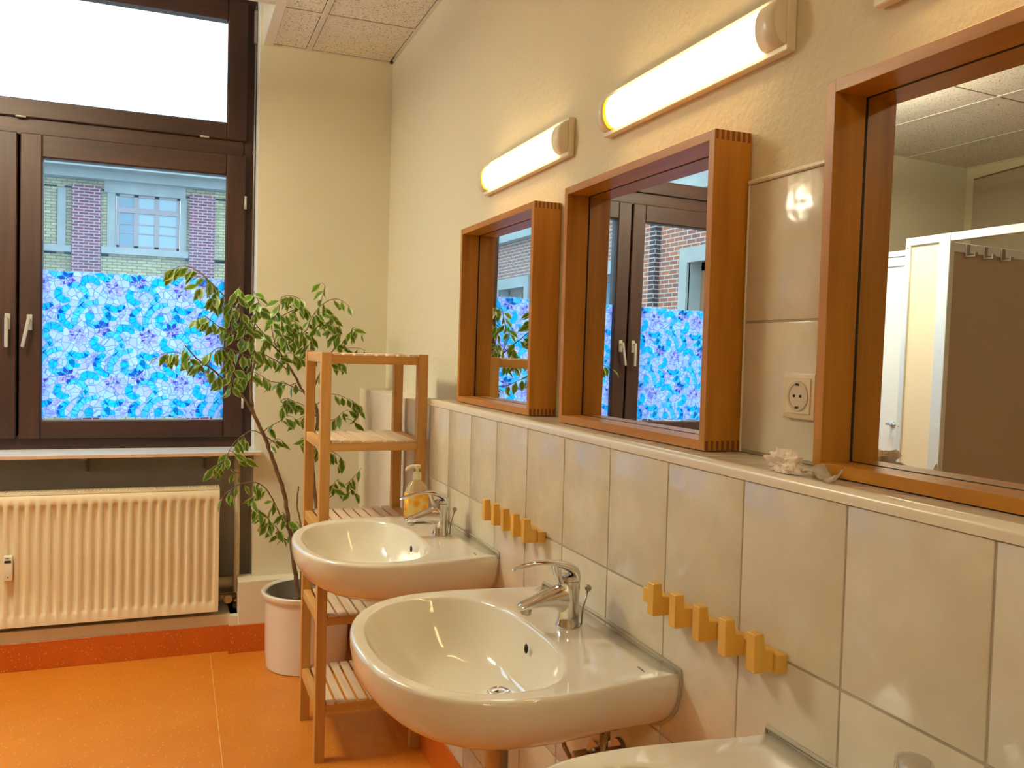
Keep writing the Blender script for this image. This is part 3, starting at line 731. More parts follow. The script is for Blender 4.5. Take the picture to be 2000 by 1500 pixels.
def basin(cy):
    t = thing('wash_basin', (0, cy, ZR), '', 'wash basin', 'white wall hung wash basins')
    N = 128; O = outline(N); DC = Vector((-.205, 0))
    # inner bowl edge, by direction from a bowl centre
    BC = Vector((-.27, 0))
    def inner(th):
        d = Vector((cos(th), sin(th)))       # +x = wall side
        ex = .133 if d.x > 0 else .170; ey = .252; n_ = 2.7 if d.x > 0 else 2.25
        r = 1.0 / ((abs(d.x) / ex) ** n_ + (abs(d.y) / ey) ** n_) ** (1 / n_)
        return BC + d * r
    I = []
    for o in O: I.append(inner(atan2(o.y - 0, o.x - BC.x)))
    rings = []
    def ring(f): rings.append([b_.bm.verts.new((p[0], cy + p[1], ZR + p[2])) for p in [f(k) for k in range(N)]])
    b_ = MB(); H = .124
    # outer shell from underside up
    for u in [i / 14 for i in range(0, 15)][::-1]:
        u2 = u; n_ = 2.5; kk = (max(0, 1 - u2 ** n_)) ** (1 / 2.3)
        kk = .16 + .84 * kk
        def f(k, kk=kk, u=u):
            o = O[k]; q = DC.lerp(o, kk); x = q.x
            if o.x > -.09: w_ = 1 - min(1, -o.x / .09); x = x * (1 - w_) + 0 * w_ - (0 if w_ > .999 else 0)
            x = min(x, -.0006)
            return (x, q.y, -.008 - H * u)
        ring(f)
    # outer lip
    for a in (20, 45, 70, 90):
        aa = radians(a)
        def f(k, aa=aa):
            o = O[k]; c = BC; q = o + (c - o).normalized() * (.008 * (1 - cos(aa)))
            x = q.x if o.x < -.02 else min(-.0006, o.x); return (min(x, -.0006), q.y, -.008 + .008 * sin(aa))
        ring(f)
    # deck to inner edge
    for s_ in (.25, .5, .75, .92):
        def f(k, s_=s_):
            o = O[k]; c = BC; q = (o + (c - o).normalized() * .008).lerp(I[k], s_); up = 0
            xx = min(q.x, -.0006) if o.x < -.02 else min(-.0006, q.x)
            if xx > -.03: up = .007 * (1 - (-xx / .03)) ** 1.5
            return (xx, q.y, up - .0015 * s_)
        ring(f)
    # bowl
    D = .108
    for s_ in (0.0, .012, .03, .06, .10, .16, .24, .34, .45, .56, .67, .78, .88, .95):
        def f(k, s_=s_):
            i = I[k]; q = i.lerp(DC, s_)
            d = 1 - (1 - min(1, s_ / .55)) ** 2.3
            z = -.0025 - D * (d * .90 + .10 * s_)
            return (q.x, q.y, z)
        ring(f)
    b_.skin(rings, True)
    b_.bm.faces.new(rings[0]); b_.bm.faces.new(rings[-1])
    bo = obj('bowl', b_, M_ceramic, parent=t, smooth=True)
    # drain
    zd = ZR - .0025 - D * .99
    b_ = MB(); b_.lathe([(.0, 0), (.020, 0.001), (.021, .0035), (.0175, .005), (.0165, .0035), (.010, .0045), (.0, .006)], (DC.x, cy, zd + .0008), n=28, caps=False); obj('drain', b_, M_chrome, parent=t, smooth=True)
    # overflow hole: chrome-less dark slot on the back inner wall
    b_ = MB(); q = inner(0.0).lerp(DC, .15); b_.ball((q.x - .004, cy + .006, ZR - .0025 - D * .42 + .012), .0075, sub=2, sc_=(.45, .75, 1.25)); obj('overflow_hole', b_, M_dark, parent=t)
    # silicone joint on the wall
    b_ = MB(); pl = [(-.001, cy + .272, ZR + .006), (-.001, cy, ZR + .0105), (-.001, cy - .272, ZR + .006)]
    side = []
    for i in range(0, 13):
        u = i / 14; kk = .16 + .84 * (max(0, 1 - u ** 2.5)) ** (1 / 2.3); side.append((-.001, .270 * kk + .003, ZR - .008 - H * u))
    b_.tube([(p[0], cy + p[1], p[2]) for p in side[::-1]] + pl + [(p[0], cy - p[1], p[2]) for p in side], .0035, 6); obj('silicone_joint', b_, M_silicone, parent=t, smooth=True)
    # faint maker's mark at the near corner of the deck
    b_ = MB()
    for i in range(5): b_.box(-.0525 + .0003 * i, -.0495 + .0003 * i, cy - .2425 + .0045 * i, cy - .2395 + .0045 * i, ZR - .0006, ZR + .0007)
    obj('maker_mark', b_, M_steel, parent=t)
    # waste pipe below
    zb = ZR - .008 - H
    b_ = MB(); b_.lathe([(.030, .02), (.030, -.028), (.026, -.034), (.026, -.046), (.0215, -.05), (.0215, -.16)], (DC.x, cy, zb), n=24); b_.tube([(DC.x, cy, zb - .15), (DC.x + .01, cy, zb - .21), (DC.x + .06, cy, zb - .235), (DC.x + .11, cy, zb - .21), (DC.x + .12, cy, zb - .16), (-.02, cy, zb - .13), (-.001, cy, zb - .13)], .019, 14)
    b_.lathe([(.034, 0), (.034, .006)], (-.007, cy, zb - .13), (1, 0, 0), 20); b_.tube([(DC.x + .03, cy - .0, zb - .012), (DC.x + .075, cy - .004, zb - .012)], .0035, 8)
    obj('waste_trap', b_, M_chrome_dull, parent=t, smooth='auto')
    return t
def angle_valve(cy):
    t = thing('angle_valve', (0, cy, -.56), '', 'valve', 'angle valves under the basins')
    z = -.560
    b_ = MB(); b_.lathe([(.026, 0), (.024, .006)], (-.001, cy, z), (-1, 0, 0), 20); b_.lathe([(.011, 0), (.011, .022), (.015, .024), (.015, .05), (.010, .052), (.010, .06)], (-.004, cy, z), (-1, 0, 0), 16)
    b_.lathe([(.009, 0), (.009, .026), (.0125, .028), (.0125, .042)], (-.036, cy, z), (0, 0, 1), 6); obj('valve_body', b_, M_chrome_dull, parent=t, smooth='auto')
    b_ = MB(); b_.lathe([(.010, 0), (.016, .004), (.017, .024), (.012, .028)], (-.064, cy, z), (-1, 0, -.1), 8); obj('turn_knob', b_, M_chrome_dull, parent=t)
    b_ = MB(); b_.tube([(-.036, cy, z + .035), (-.038, cy - .014, z + .058), (-.050, cy - .040, z + .060), (-.064, cy - .052, z + .035), (-.070, cy - .040, z - .01), (-.072, cy + .02, z - .04), (-.078, cy + .07, z - .01), (-.082, cy + .085, z + .045), (-.084, cy + .087, z + .062)], .0045, 8); obj('supply_hose', b_, M_chrome_dull, parent=t)
    return t
def tap(cy, tilt, x=-.070, turn=0.0):
    t = thing('basin_tap', (x, cy, ZR), '', 'tap', 'chrome single lever taps')
    def shift(mb):
        bmesh.ops.transform(mb.bm, matrix=Matrix.Translation((x, cy, ZR)), verts=mb.bm.verts); return mb
    b_ = MB(); b_.lathe([(.0235, -.001), (.0238, .003), (.0215, .008), (.0196, .022), (.0194, .045), (.0200, .065), (.0205, .082), (.0203, .0855), (.017, .088)], n=40)
    b_.loft([(.006, .052, .0188, .032), (-.012, .054, .0186, .029), (-.028, .0555, .0180, .0215), (-.050, .0545, .0168, .0155), (-.072, .0495, .0150, .0100), (-.092, .0445, .0140, .0075), (-.099, .0425, .0115, .0050)], 28, e=2.3)
    obj('tap_body', shift(b_), M_chrome, parent=t, smooth='auto')
    b_ = MB(); b_.lathe([(.0098, 0), (.0100, .010), (.0085, .012)], (-.084, 0, .041), (-.12, 0, -1), 20); obj('aerator', shift(b_), M_chrome_dull, parent=t, smooth='auto')
    b_ = MB()
    b_.lathe([(.0206, .0875), (.0206, .091), (.0190, .0955), (.012, .0975), (.0005, .098)], n=32)
    b_.loft([(.0115, .087, .0185, .0085), (.0115, .095, .0195, .0090), (.0080, .104, .0190, .0092), (-.003, .1115, .0180, .0085), (-.020, .1175, .0160, .0068), (-.045, .1225, .0125, .0045), (-.070, .1215, .0108, .0040), (-.094, .1175, .0095, .0036), (-.110, .1130, .0080, .0032), (-.114, .1110, .0055, .0022)], 24)
    b_.loft([(-.030, .1190, .0115, .0045), (-.0265, .104, .0120, .0045), (-.0215, .090, .0130, .0050), (-.0185, .0835, .0135, .0055)], 16, e=3)
    mat_ = Matrix.Rotation(turn, 4, 'Z') @ Matrix.Translation((.0, 0, .088)) @ Matrix.Rotation(tilt, 4, 'Y') @ Matrix.Translation((0, 0, -.088))
    bmesh.ops.transform(b_.bm, matrix=mat_, verts=b_.bm.verts)
    obj('lever', shift(b_), M_chrome, parent=t, smooth='auto')
    b_ = MB(); b_.tube([(.0275, 0, .0), (.030, 0, .030), (.0385, -.001, .062)], .0018, 8); b_.ball((.0395, -.001, .068), .0068); obj('pop_up_rod', shift(b_), M_chrome_dull, parent=t, smooth=True)
    return t
BY = (1.630, .813, .057)
w1 = basin(BY[0]); w2 = copy_tree(w1, dy=BY[1] - BY[0]); w3 = copy_tree(w1, dy=BY[2] - BY[0])
w1['label'] = 'white wall hung wash basin farthest from the camera, beside the wooden shelf'
w2['label'] = 'white wash basin in the middle of the row, seen whole in front'
w3['label'] = 'white wash basin at the bottom edge, only its far rim showing'
t1 = tap(BY[0] + .004, radians(-5)); t2 = tap(BY[1] + .002, 0.0); t3 = tap(BY[2] - .035, 0.0, turn=radians(38))
t1['label'] = 'chrome lever tap on the far basin beside the yellow soap bottle'
t2['label'] = 'chrome lever tap on the middle basin'
t3['label'] = 'chrome lever tap at the bottom right edge, only its lever top showing'
v1 = angle_valve(BY[1] - .085); v1['label'] = 'chrome angle valve on the wall under the middle basin'

# ================================================================= HOOK RACKS
def rack(yn):
    t = thing('hook_rack', (0, yn + .17, -.246), '', 'hook rack', 'wooden hook racks above the basins')
    b_ = MB(); b_.box(-.0175, -.0004, yn, yn + .345, -.258, -.234, .0008); obj('rail', b_, HW, parent=t)
    for i in range(5):
        y0 = yn + .006 + i * .0632
        b_ = MB(); pts = [(-.0176, -.257), (-.049, -.257), (-.049, -.206), (-.034, -.206), (-.034, -.2285), (-.0176, -.2285)]
        b_.poly_prism(pts, 'y', y0, y0 + .0185)
        bmesh.ops.bevel(b_.bm, geom=list(b_.bm.edges), offset=.0011, segments=1, affect='EDGES')
        obj('hook', b_, HW, parent=t)
    return t
r2 = rack(.294); r1 = copy_tree(r2, dy=1.082 - .294)
r1['label'] = 'small wooden five hook rack above the far basin'
r2['label'] = 'wooden five hook rack on the tiles above the middle basin, nearest to the camera'

# ================================================================= SHELF UNIT
su = thing('shelf_unit', (-.172, 2.175, FL), 'tall open pine shelf with five slatted boards standing beside the far basin', 'shelf unit')
P = .033; sx0, sx1, sy0, sy1 = -.341, -.006, 2.015, 2.365
for (x, y) in ((sx0, sy0), (sx1 - .031, sy0), (sx0, sy1 - P), (sx1 - .031, sy1 - P)):
    b_ = MB(); b_.box(x, x + .031, y, y + P, FL, .1405, .0012); obj('post', b_, PW['Z'], parent=su)
for zt in (.1385, -.131, -.400, -.671, -.945):
    b_ = MB(); b_.box(sx0 + .031, sx1 - .031, sy0 + .004, sy0 + .020, zt - .032, zt - .0065, .001, 0); b_.box(sx0 + .031, sx1 - .031, sy1 - .020, sy1 - .004, zt - .032, zt - .0065, .001, 0)
    b_.box(sx0 + .003, sx0 + .026, sy0 + P, sy1 - P, zt - .030, zt, .001, 1); b_.box(sx1 - .026, sx1 - .003, sy0 + P, sy1 - P, zt - .030, zt, .001, 1)
    sh = obj('shelf_frame', b_, [PW['X'], PW['Y']], parent=su)
    n = 8; pitch = (sx1 - sx0 - .062) / n
    for i in range(n):
        xa = sx0 + .031 + pitch * i + .0035
        b_ = MB(); b_.box(xa, xa + pitch - .0088, sy0 + .003, sy1 - .003, zt - .0065, zt, .0008); obj('slat', b_, SW, parent=sh)

# ================================================================= SOAP DISPENSER
sx_, sy_ = -.089, 1.818
sd = thing('soap_dispenser', (sx_, sy_, ZR), 'clear soap bottle with orange flower label and cream pump behind the far tap', 'soap bottle')
def rr_loft(mb, prof, cx_, cy_, z0, n=32, e=3.2):
    rings = []
    for (hx, hy, z) in prof:
        rg = []
        for k in range(n):
            t_ = 2 * pi * k / n; c_, s_ = cos(t_), sin(t_)
            rg.append(mb.bm.verts.new((cx_ + hx * math.copysign(abs(c_) ** (2 / e), c_), cy_ + hy * math.copysign(abs(s_) ** (2 / e), s_), z0 + z)))
        rings.append(rg)
    mb.skin(rings, True); mb.bm.faces.new(rings[0][::-1]); mb.bm.faces.new(rings[-1]); return mb
b_ = rr_loft(MB(), [(.032, .020, .001), (.035, .023, .005), (.035, .023, .085), (.033, .022, .094), (.026, .018, .110), (.016, .013, .121), (.011, .011, .126), (.011, .011, .130)], sx_, sy_, ZR); obj('bottle', b_, M_bottle, parent=sd, smooth=True)
b_ = rr_loft(MB(), [(.0325, .0205, .004), (.0335, .0215, .008), (.0335, .0215, .078), (.0325, .0205, .080)], sx_, sy_, ZR); obj('liquid_soap', b_, M_soapliq, parent=sd, smooth=True)
b_ = rr_loft(MB(), [(.0356, .0236, .012), (.0356, .0236, .088)], sx_ - .0005, sy_, ZR); obj('label_sleeve', b_, M_label, parent=sd, smooth=True, label='orange label with flowers')
b_ = MB(); b_.lathe([(.0125, .126), (.0128, .142), (.0115, .144), (.0115, .147), (.0045, .148), (.0045, .158), (.0105, .159), (.0108, .167), (.009, .169)], (sx_, sy_, ZR), n=24)
b_.tube([(sx_, sy_, ZR + .164), (sx_ - .018, sy_, ZR + .165), (sx_ - .030, sy_, ZR + .160), (sx_ - .035, sy_, ZR + .153)], [.0055, .0050, .0042, .0032], 10)
obj('pump_head', b_, M_cpump, parent=sd, smooth='auto')

# ================================================================= POWER SOCKET
ps = thing('power_socket', (XW - .008, .424, .1), 'square cream power socket on the upper tiles, half hidden behind the right hand mirror', 'power socket')
xf = XW - .008; yc, zc = .424, .100
b_ = MB(); b_.box(xf - .0075, xf - .0002, yc - .034, yc + .034, zc - .034, zc + .034, .0016, seg=2); b_.box(xf - .0092, xf - .007, yc - .0265, yc + .0265, zc - .0265, zc + .0265, .0008); obj('cover_plate', b_, M_socket, parent=ps, smooth='auto')
b_ = MB(); b_.lathe([(.0225, 0), (.0225, -.0012), (.0185, -.0014), (.0180, .0004), (.0, .0006)], (xf - .0096, yc, zc), (1, 0, 0), 36, caps=False); b_.lathe([(.0183, .0), (.0, .0)], (xf - .0096, yc, zc), (1, 0, 0), 36, caps=False); obj('insert', b_, M_socket_in, parent=ps, smooth='auto')
b_ = MB(); b_.ball((xf - .0096, yc - .007, zc), .0026, sub=1); b_.ball((xf - .0096, yc + .007, zc), .0026, sub=1); b_.box(xf - .0112, xf - .0096, yc - .003, yc + .003, zc + .0155, zc + .019); b_.box(xf - .0112, xf - .0096, yc - .003, yc + .003, zc - .019, zc - .0155); islands('contact_hole', b_, M_dark, parent=ps)

# ================================================================= TISSUE
def crumple(c, rx, ry, rz, seed, sub=4):
    mb = MB(); bmesh.ops.create_icosphere(mb.bm, subdivisions=sub, radius=1.0)
    for v in mb.bm.verts:
        p = v.co.copy(); d = noise.noise(p * 1.6 + Vector((seed, 0, 0))) * .55 + noise.cell(p * 2.4 + Vector((0, seed, 0))) * .16 + abs(noise.noise(p * 4.2 + Vector((0, 0, seed)))) * .34
        p = p * (.78 + d); v.co = Vector((c[0] + p.x * rx, c[1] + p.y * ry, max(.0010, c[2] + p.z * rz)))
    return mb
tsb = thing('crumpled_tissue', (.018, .31, 0), 'crumpled cream paper tissue lying on the ledge at the near mirror corner', 'tissue')
obj('wad', crumple((.0175, .335, .013), .015, .036, .019, 3.1), M_tissue, parent=tsb)
b_ = MB(); gx_, gy_ = 18, 8; gg = []
for i in range(gx_ + 1):
    row_ = []
    for j in range(gy_ + 1):
        u, v_ = i / gx_, j / gy_
        y = .318 - u * .085; x = .010 + v_ * .022 + .006 * sin(u * 5)
        z = .003 + .016 * sin(pi * min(1, u * 1.35)) ** 2 * (.4 + .6 * v_) + (.020 * max(0, u - .82) / .18) * v_ + .005 * noise.noise(Vector((u * 7, v_ * 5, 2.0)))
        row_.append(b_.bm.verts.new((x, y, max(.0012, z))))
    gg.append(row_)
for i in range(gx_):
    for j in range(gy_): b_.bm.faces.new((gg[i][j], gg[i + 1][j], gg[i + 1][j + 1], gg[i][j + 1]))
r = bmesh.ops.solidify(b_.bm, geom=list(b_.bm.faces), thickness=.0012)
obj('loose_corner', b_, M_tissue, parent=tsb, smooth=True)

# ================================================================= POTTED PLANT
PX_, PY_ = -.243, 2.885
pp = thing('potted_fig_tree', (PX_, PY_, FL), 'tall weeping fig with cream edged leaves in a white pot between radiator and shelf', 'potted plant')
b_ = MB(); pz = FL
b_.lathe([(.150, 0), (.158, .004), (.163, .06), (.166, .27), (.168, .283), (.176, .286), (.180, .294), (.180, .304), (.175, .309), (.166, .306), (.160, .297), (.158, .22)], (PX_, PY_, pz), n=64, caps=False)
b_.lathe([(.150, 0), (.0, 0)], (PX_, PY_, pz), n=64, caps=False)
pot = obj('pot', b_, M_pot, parent=pp, smooth='auto', label='white glazed cylinder pot with rolled rim')
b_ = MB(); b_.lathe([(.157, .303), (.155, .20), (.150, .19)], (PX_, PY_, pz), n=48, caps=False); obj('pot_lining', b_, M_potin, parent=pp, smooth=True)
b_ = MB(); b_.lathe([(.156, 0), (.10, .006), (.05, .002), (.0, .008)], (PX_, PY_, pz + .20), n=32, caps=False); obj('soil', b_, M_soil, parent=pp, smooth=True)
# branches: guide points (seen position, own depth)
BR = [
 # (thickness start, end, leaf density, [(px,py,Y)...])
 (.0095, .0065, 0, [(592, 1210, 2.87), (583, 1160, 2.86), (576, 1110, 2.85), (569, 1060, 2.83), (563, 1015, 2.82), (555, 965, 2.80), (545, 930, 2.79), (528, 885, 2.77), (514, 845, 2.75), (496, 812, 2.73), (493, 792, 2.72)]),
 (.0060, .0028, 7, [(493, 792, 2.72), (490, 762, 2.72), (492, 732, 2.71), (497, 700, 2.70), (491, 665, 2.68), (482, 640, 2.66), (470, 612, 2.64)]),
 (.0050, .0020, 9, [(496, 812, 2.73), (472, 772, 2.70), (451, 757, 2.67), (433, 738, 2.65), (410, 718, 2.62), (396, 710, 2.60), (378, 694, 2.58), (361, 674, 2.56)]),
 (.0020, .0010, 24, [(396, 710, 2.60), (375, 704, 2.58), (352, 690, 2.56), (330, 688, 2.55), (312, 693, 2.54)]),
 (.0030, .0010, 22, [(470, 612, 2.64), (452, 592, 2.63), (432, 572, 2.62), (412, 551, 2.60), (392, 533, 2.60), (372, 522, 2.60), (350, 520, 2.60), (335, 530, 2.60)]),
 (.0018, .0008, 22, [(412, 551, 2.60), (398, 560, 2.58), (388, 552, 2.57)]),
 (.0022, .0010, 24, [(482, 640, 2.66), (470, 600, 2.64), (462, 570, 2.63), (470, 560, 2.62)]),
 (.0022, .0010, 26, [(482, 640, 2.66), (450, 622, 2.62), (425, 580, 2.60), (412, 585, 2.59)]),
 (.0022, .0010, 24, [(491, 665, 2.68), (455, 650, 2.63), (425, 636, 2.60), (400, 617, 2.58), (390, 622, 2.58)]),
 (.0022, .0010, 30, [(491, 665, 2.68), (500, 620, 2.70), (505, 590, 2.70), (495, 568, 2.69)]),
 (.0025, .0010, 30, [(497, 700, 2.70), (470, 690, 2.65), (445, 680, 2.62), (425, 680, 2.61), (410, 690, 2.60)]),
 (.0020, .0010, 26, [(451, 757, 2.67), (455, 735, 2.65), (452, 712, 2.64), (450, 700, 2.63)]),
 (.0020, .0010, 26, [(492, 732, 2.71), (475, 725, 2.68), (468, 735, 2.67)]),
 (.0022, .0009, 10, [(514, 845, 2.75), (520, 838, 2.75), (532, 830, 2.75), (547, 822, 2.75), (560, 812, 2.75), (572, 815, 2.75)]),
 (.0016, .0008, 12, [(528, 880, 2.76), (527, 868, 2.76), (533, 860, 2.75), (545, 857, 2.75), (556, 866, 2.75)]),
 (.0032, .0010, 7, [(566, 1058, 2.84), (555, 1052, 2.82), (547, 1046, 2.80), (540, 1035, 2.78)]),
 (.0030, .0012, 5, [(566, 1040, 2.83), (550, 1012, 2.80), (535, 980, 2.76), (520, 955, 2.73), (505, 944, 2.70), (485, 943, 2.67), (466, 947, 2.64), (448, 958, 2.62)]),
 (.0016, .0008, 20, [(448, 958, 2.62), (440, 965, 2.61), (430, 980, 2.60)]),
 (.0016, .0008, 22, [(505, 944, 2.70), (500, 965, 2.69), (492, 975, 2.68)]),
 (.0018, .0008, 20, [(535, 980, 2.76), (522, 1010, 2.74), (508, 1000, 2.72), (500, 990, 2.70)]),
 (.0018, .0008, 24, [(550, 1050, 2.80), (540, 1030, 2.78), (528, 1020, 2.76), (520, 1025, 2.75)]),
 (.0018, .0008, 22, [(563, 1020, 2.82), (556, 1005, 2.80), (552, 1000, 2.79)]),
 (.0018, .0008, 20, [(570, 1040, 2.84), (578, 1020, 2.83), (582, 1022, 2.82)]),
 (.0022, .0010, 3, [(545, 870, 2.77), (500, 842, 2.70), (478, 848, 2.66), (462, 860, 2.63), (448, 880, 2.60), (440, 900, 2.58), (428, 905, 2.56)]),
 (.0016, .0008, 24, [(478, 848, 2.66), (470, 855, 2.64), (462, 862, 2.63)]),
 (.0016, .0008, 22, [(448, 880, 2.60), (440, 900, 2.58), (425, 908, 2.56), (415, 915, 2.55)]),
 (.0016, .0008, 14, [(448, 880, 2.60), (465, 888, 2.60), (478, 892, 2.60)]),
 (.0016, .0008, 12, [(440, 900, 2.58), (455, 920, 2.58), (470, 925, 2.58)]),
 # stems behind the shelf
 (.0085, .0060, 0, [(606, 1210, 2.92), (616, 1150, 2.93), (622, 1080, 2.93), (620, 1020, 2.93), (617, 985, 2.93), (613, 940, 2.92), (610, 905, 2.92), (613, 868, 2.92), (619, 833, 2.92), (620, 805, 2.92), (613, 788, 2.92)]),
 (.0045, .0030, 0, [(585, 1180, 2.90), (588, 1120, 2.92), (590, 1060, 2.94), (585, 1012, 2.95), (580, 985, 2.95), (583, 950, 2.95)]),
 (.0055, .0040, 0, [(613, 788, 2.92), (600, 775, 2.91), (588, 758, 2.90), (578, 738, 2.88), (563, 713, 2.87), (552, 697, 2.86), (545, 686, 2.85)]),
 (.0035, .0016, 10, [(545, 686, 2.85), (530, 672, 2.83), (515, 652, 2.80), (505, 640, 2.78), (492, 625, 2.76)]),
 (.0030, .0014, 10, [(545, 686, 2.85), (550, 665, 2.84), (552, 645, 2.83), (548, 620, 2.82)]),
 (.0024, .0012, 12, [(563, 725, 2.87), (545, 708, 2.84), (525, 697, 2.80), (505, 688, 2.77), (490, 690, 2.74)]),
 (.0020, .0010, 8, [(590, 765, 2.90), (560, 750, 2.84), (530, 745, 2.80), (505, 730, 2.76), (494, 726, 2.74)]),
 (.0020, .0009, 24, [(545, 700, 2.85), (530, 640, 2.80), (537, 620, 2.80), (545, 600, 2.80), (549, 582, 2.80), (558, 578, 2.80), (572, 578, 2.80), (585, 584, 2.80), (594, 598, 2.80)]),
 (.0022, .0010, 22, [(548, 620, 2.82), (560, 612, 2.82), (575, 605, 2.82), (590, 600, 2.82), (602, 608, 2.82)]),
 (.0022, .0010, 20, [(595, 688, 2.90), (592, 655, 2.90), (586, 640, 2.89), (575, 628, 2.88), (560, 630, 2.86)]),
 (.0050, .0022, 3, [(613, 788, 2.92), (614, 757, 2.93), (622, 735, 2.94), (632, 714, 2.94), (645, 692, 2.94), (655, 678, 2.94)]),
 (.0034, .0014, 5, [(600, 775, 2.92), (598, 730, 2.92), (595, 688, 2.92), (592, 653, 2.92), (600, 643, 2.92), (606, 625, 2.92), (613, 613, 2.92), (625, 598, 2.92)]),
 (.0020, .0009, 14, [(625, 598, 2.92), (640, 588, 2.91), (657, 584, 2.90), (672, 590, 2.90), (686, 602, 2.90)]),
 (.0014, .0007, 12, [(625, 598, 2.92), (630, 578, 2.92), (635, 560, 2.92), (628, 552, 2.92)]),
 (.0014, .0007, 24, [(613, 613, 2.92), (626, 610, 2.92), (640, 614, 2.92), (652, 622, 2.92)]),
 (.0018, .0009, 24, [(608, 690, 2.92), (607, 665, 2.92), (614, 645, 2.92), (628, 632, 2.92), (640, 630, 2.92)]),
 (.0018, .0009, 20, [(655, 678, 2.94), (650, 655, 2.94), (648, 640, 2.94), (638, 632, 2.94)]),
 (.0018, .0009, 20, [(655, 678, 2.94), (664, 660, 2.94), (663, 640, 2.94), (655, 625, 2.94), (650, 612, 2.94)]),
 (.0018, .0009, 16, [(660, 684, 2.94), (672, 665, 2.94), (684, 650, 2.94), (690, 640, 2.94), (700, 645, 2.94), (710, 655, 2.94)]),
 (.0014, .0007, 8, [(660, 684, 2.94), (680, 680, 2.94), (700, 680, 2.94), (714, 685, 2.94)]),
 (.0016, .0008, 26, [(632, 714, 2.94), (650, 706, 2.92), (664, 706, 2.91), (680, 712, 2.90)]),
 (.0018, .0008, 9, [(619, 790, 2.93), (640, 772, 2.93), (655, 770, 2.93), (672, 776, 2.93), (688, 783, 2.93)]),
 (.0014, .0007, 26, [(688, 783, 2.93), (697, 790, 2.93), (704, 800, 2.92), (700, 812, 2.92)]),
 (.0016, .0008, 22, [(619, 833, 2.92), (640, 822, 2.92), (655, 818, 2.92), (668, 806, 2.92), (680, 800, 2.92)]),
 (.0014, .0007, 4, [(660, 820, 2.92), (680, 818, 2.92), (694, 826, 2.92), (708, 835, 2.92)]),
 (.0016, .0008, 22, [(613, 868, 2.92), (630, 880, 2.92), (648, 882, 2.92), (662, 890, 2.92), (675, 905, 2.92)]),
 (.0020, .0008, 5, [(617, 990, 2.93), (640, 975, 2.93), (660, 958, 2.93), (683, 940, 2.93), (697, 925, 2.93), (706, 914, 2.93)]),
 (.0014, .0007, 20, [(683, 940, 2.93), (684, 955, 2.93), (690, 962, 2.92), (697, 965, 2.92)]),
 (.0014, .0007, 26, [(640, 975, 2.93), (650, 950, 2.92), (655, 940, 2.92), (662, 936, 2.92)]),
 (.0016, .0008, 16, [(600, 800, 2.90), (590, 790, 2.88), (572, 785, 2.86), (556, 790, 2.84), (548, 795, 2.83)]),
 (.0016, .0008, 18, [(600, 810, 2.90), (590, 815, 2.88), (580, 820, 2.87)]),
 (.0016, .0008, 20, [(578, 748, 2.88), (565, 752, 2.86), (552, 745, 2.85), (545, 750, 2.84)]),
 (.0016, .0008, 18, [(600, 860, 2.90), (592, 855, 2.89), (582, 862, 2.88)]),
 (.0016, .0008, 24, [(575, 785, 2.88), (560, 778, 2.86), (548, 785, 2.85), (580, 790, 2.86)]),
 (.0014, .0007, 26, [(560, 630, 2.86), (568, 640, 2.85), (575, 655, 2.84), (570, 668, 2.84)]),
 (.0014, .0007, 24, [(515, 652, 2.80), (520, 668, 2.79), (516, 690, 2.78), (512, 705, 2.78)]),
 (.0014, .0007, 24, [(530, 672, 2.83), (545, 660, 2.82), (556, 655, 2.82), (560, 668, 2.81)]),
 (.0014, .0007, 22, [(563, 713, 2.87), (556, 705, 2.86), (560, 690, 2.85), (575, 692, 2.85), (590, 700, 2.85)]),
]
rnd = random.Random(11)
trunk = MB(); twigs = MB(); leafmb = MB(); uvl = leafmb.bm.loops.layers.uv.new('UVMap')
def smoothpath(P, k=4):
    out = []
    for i in range(len(P) - 1):
        p0, p1, p2, p3 = P[max(i - 1, 0)], P[i], P[i + 1], P[min(i + 2, len(P) - 1)]
        for j in range(k):
            t_ = j / k; out.append(0.5 * ((2 * p1) + (p2 - p0) * t_ + (2 * p0 - 5 * p1 + 4 * p2 - p3) * t_ * t_ + (3 * p1 - p0 - 3 * p2 + p3) * t_ ** 3))
    out.append(P[-1]); return out
def leaf(base, d, nrm, ln, wd_):
    d = d.normalized(); side = d.cross(nrm).normalized(); nrm = side.cross(d)
    prof = [(0, .02), (.12, .30), (.30, .82), (.48, 1.0), (.66, .80), (.82, .42), (.92, .16), (1.0, .015)]
    curl = rnd.uniform(.1, .5); fold = rnd.uniform(.15, .5); L3 = []
    for t_, w_ in prof:
        c_ = base + d * (ln * t_) - nrm * (curl * ln * t_ * t_ * .5)
        L3.append((c_ - side * wd_ * w_ * .5 + nrm * wd_ * w_ * fold * .3, c_, c_ + side * wd_ * w_ * .5 + nrm * wd_ * w_ * fold * .3, w_))
    V = [[leafmb.bm.verts.new(p) for p in r_[:3]] for r_ in L3]
    for i in range(len(V) - 1):
        for j in range(2):
            f = leafmb.bm.faces.new((V[i][j], V[i][j + 1], V[i + 1][j + 1], V[i + 1][j])); f.smooth = True
            for lp, (ii, jj) in zip(f.loops, ((i, j), (i, j + 1), (i + 1, j + 1), (i + 1, j))):
                lp[uvl].uv = (jj / 2, prof[ii][0])
nleaf = 0
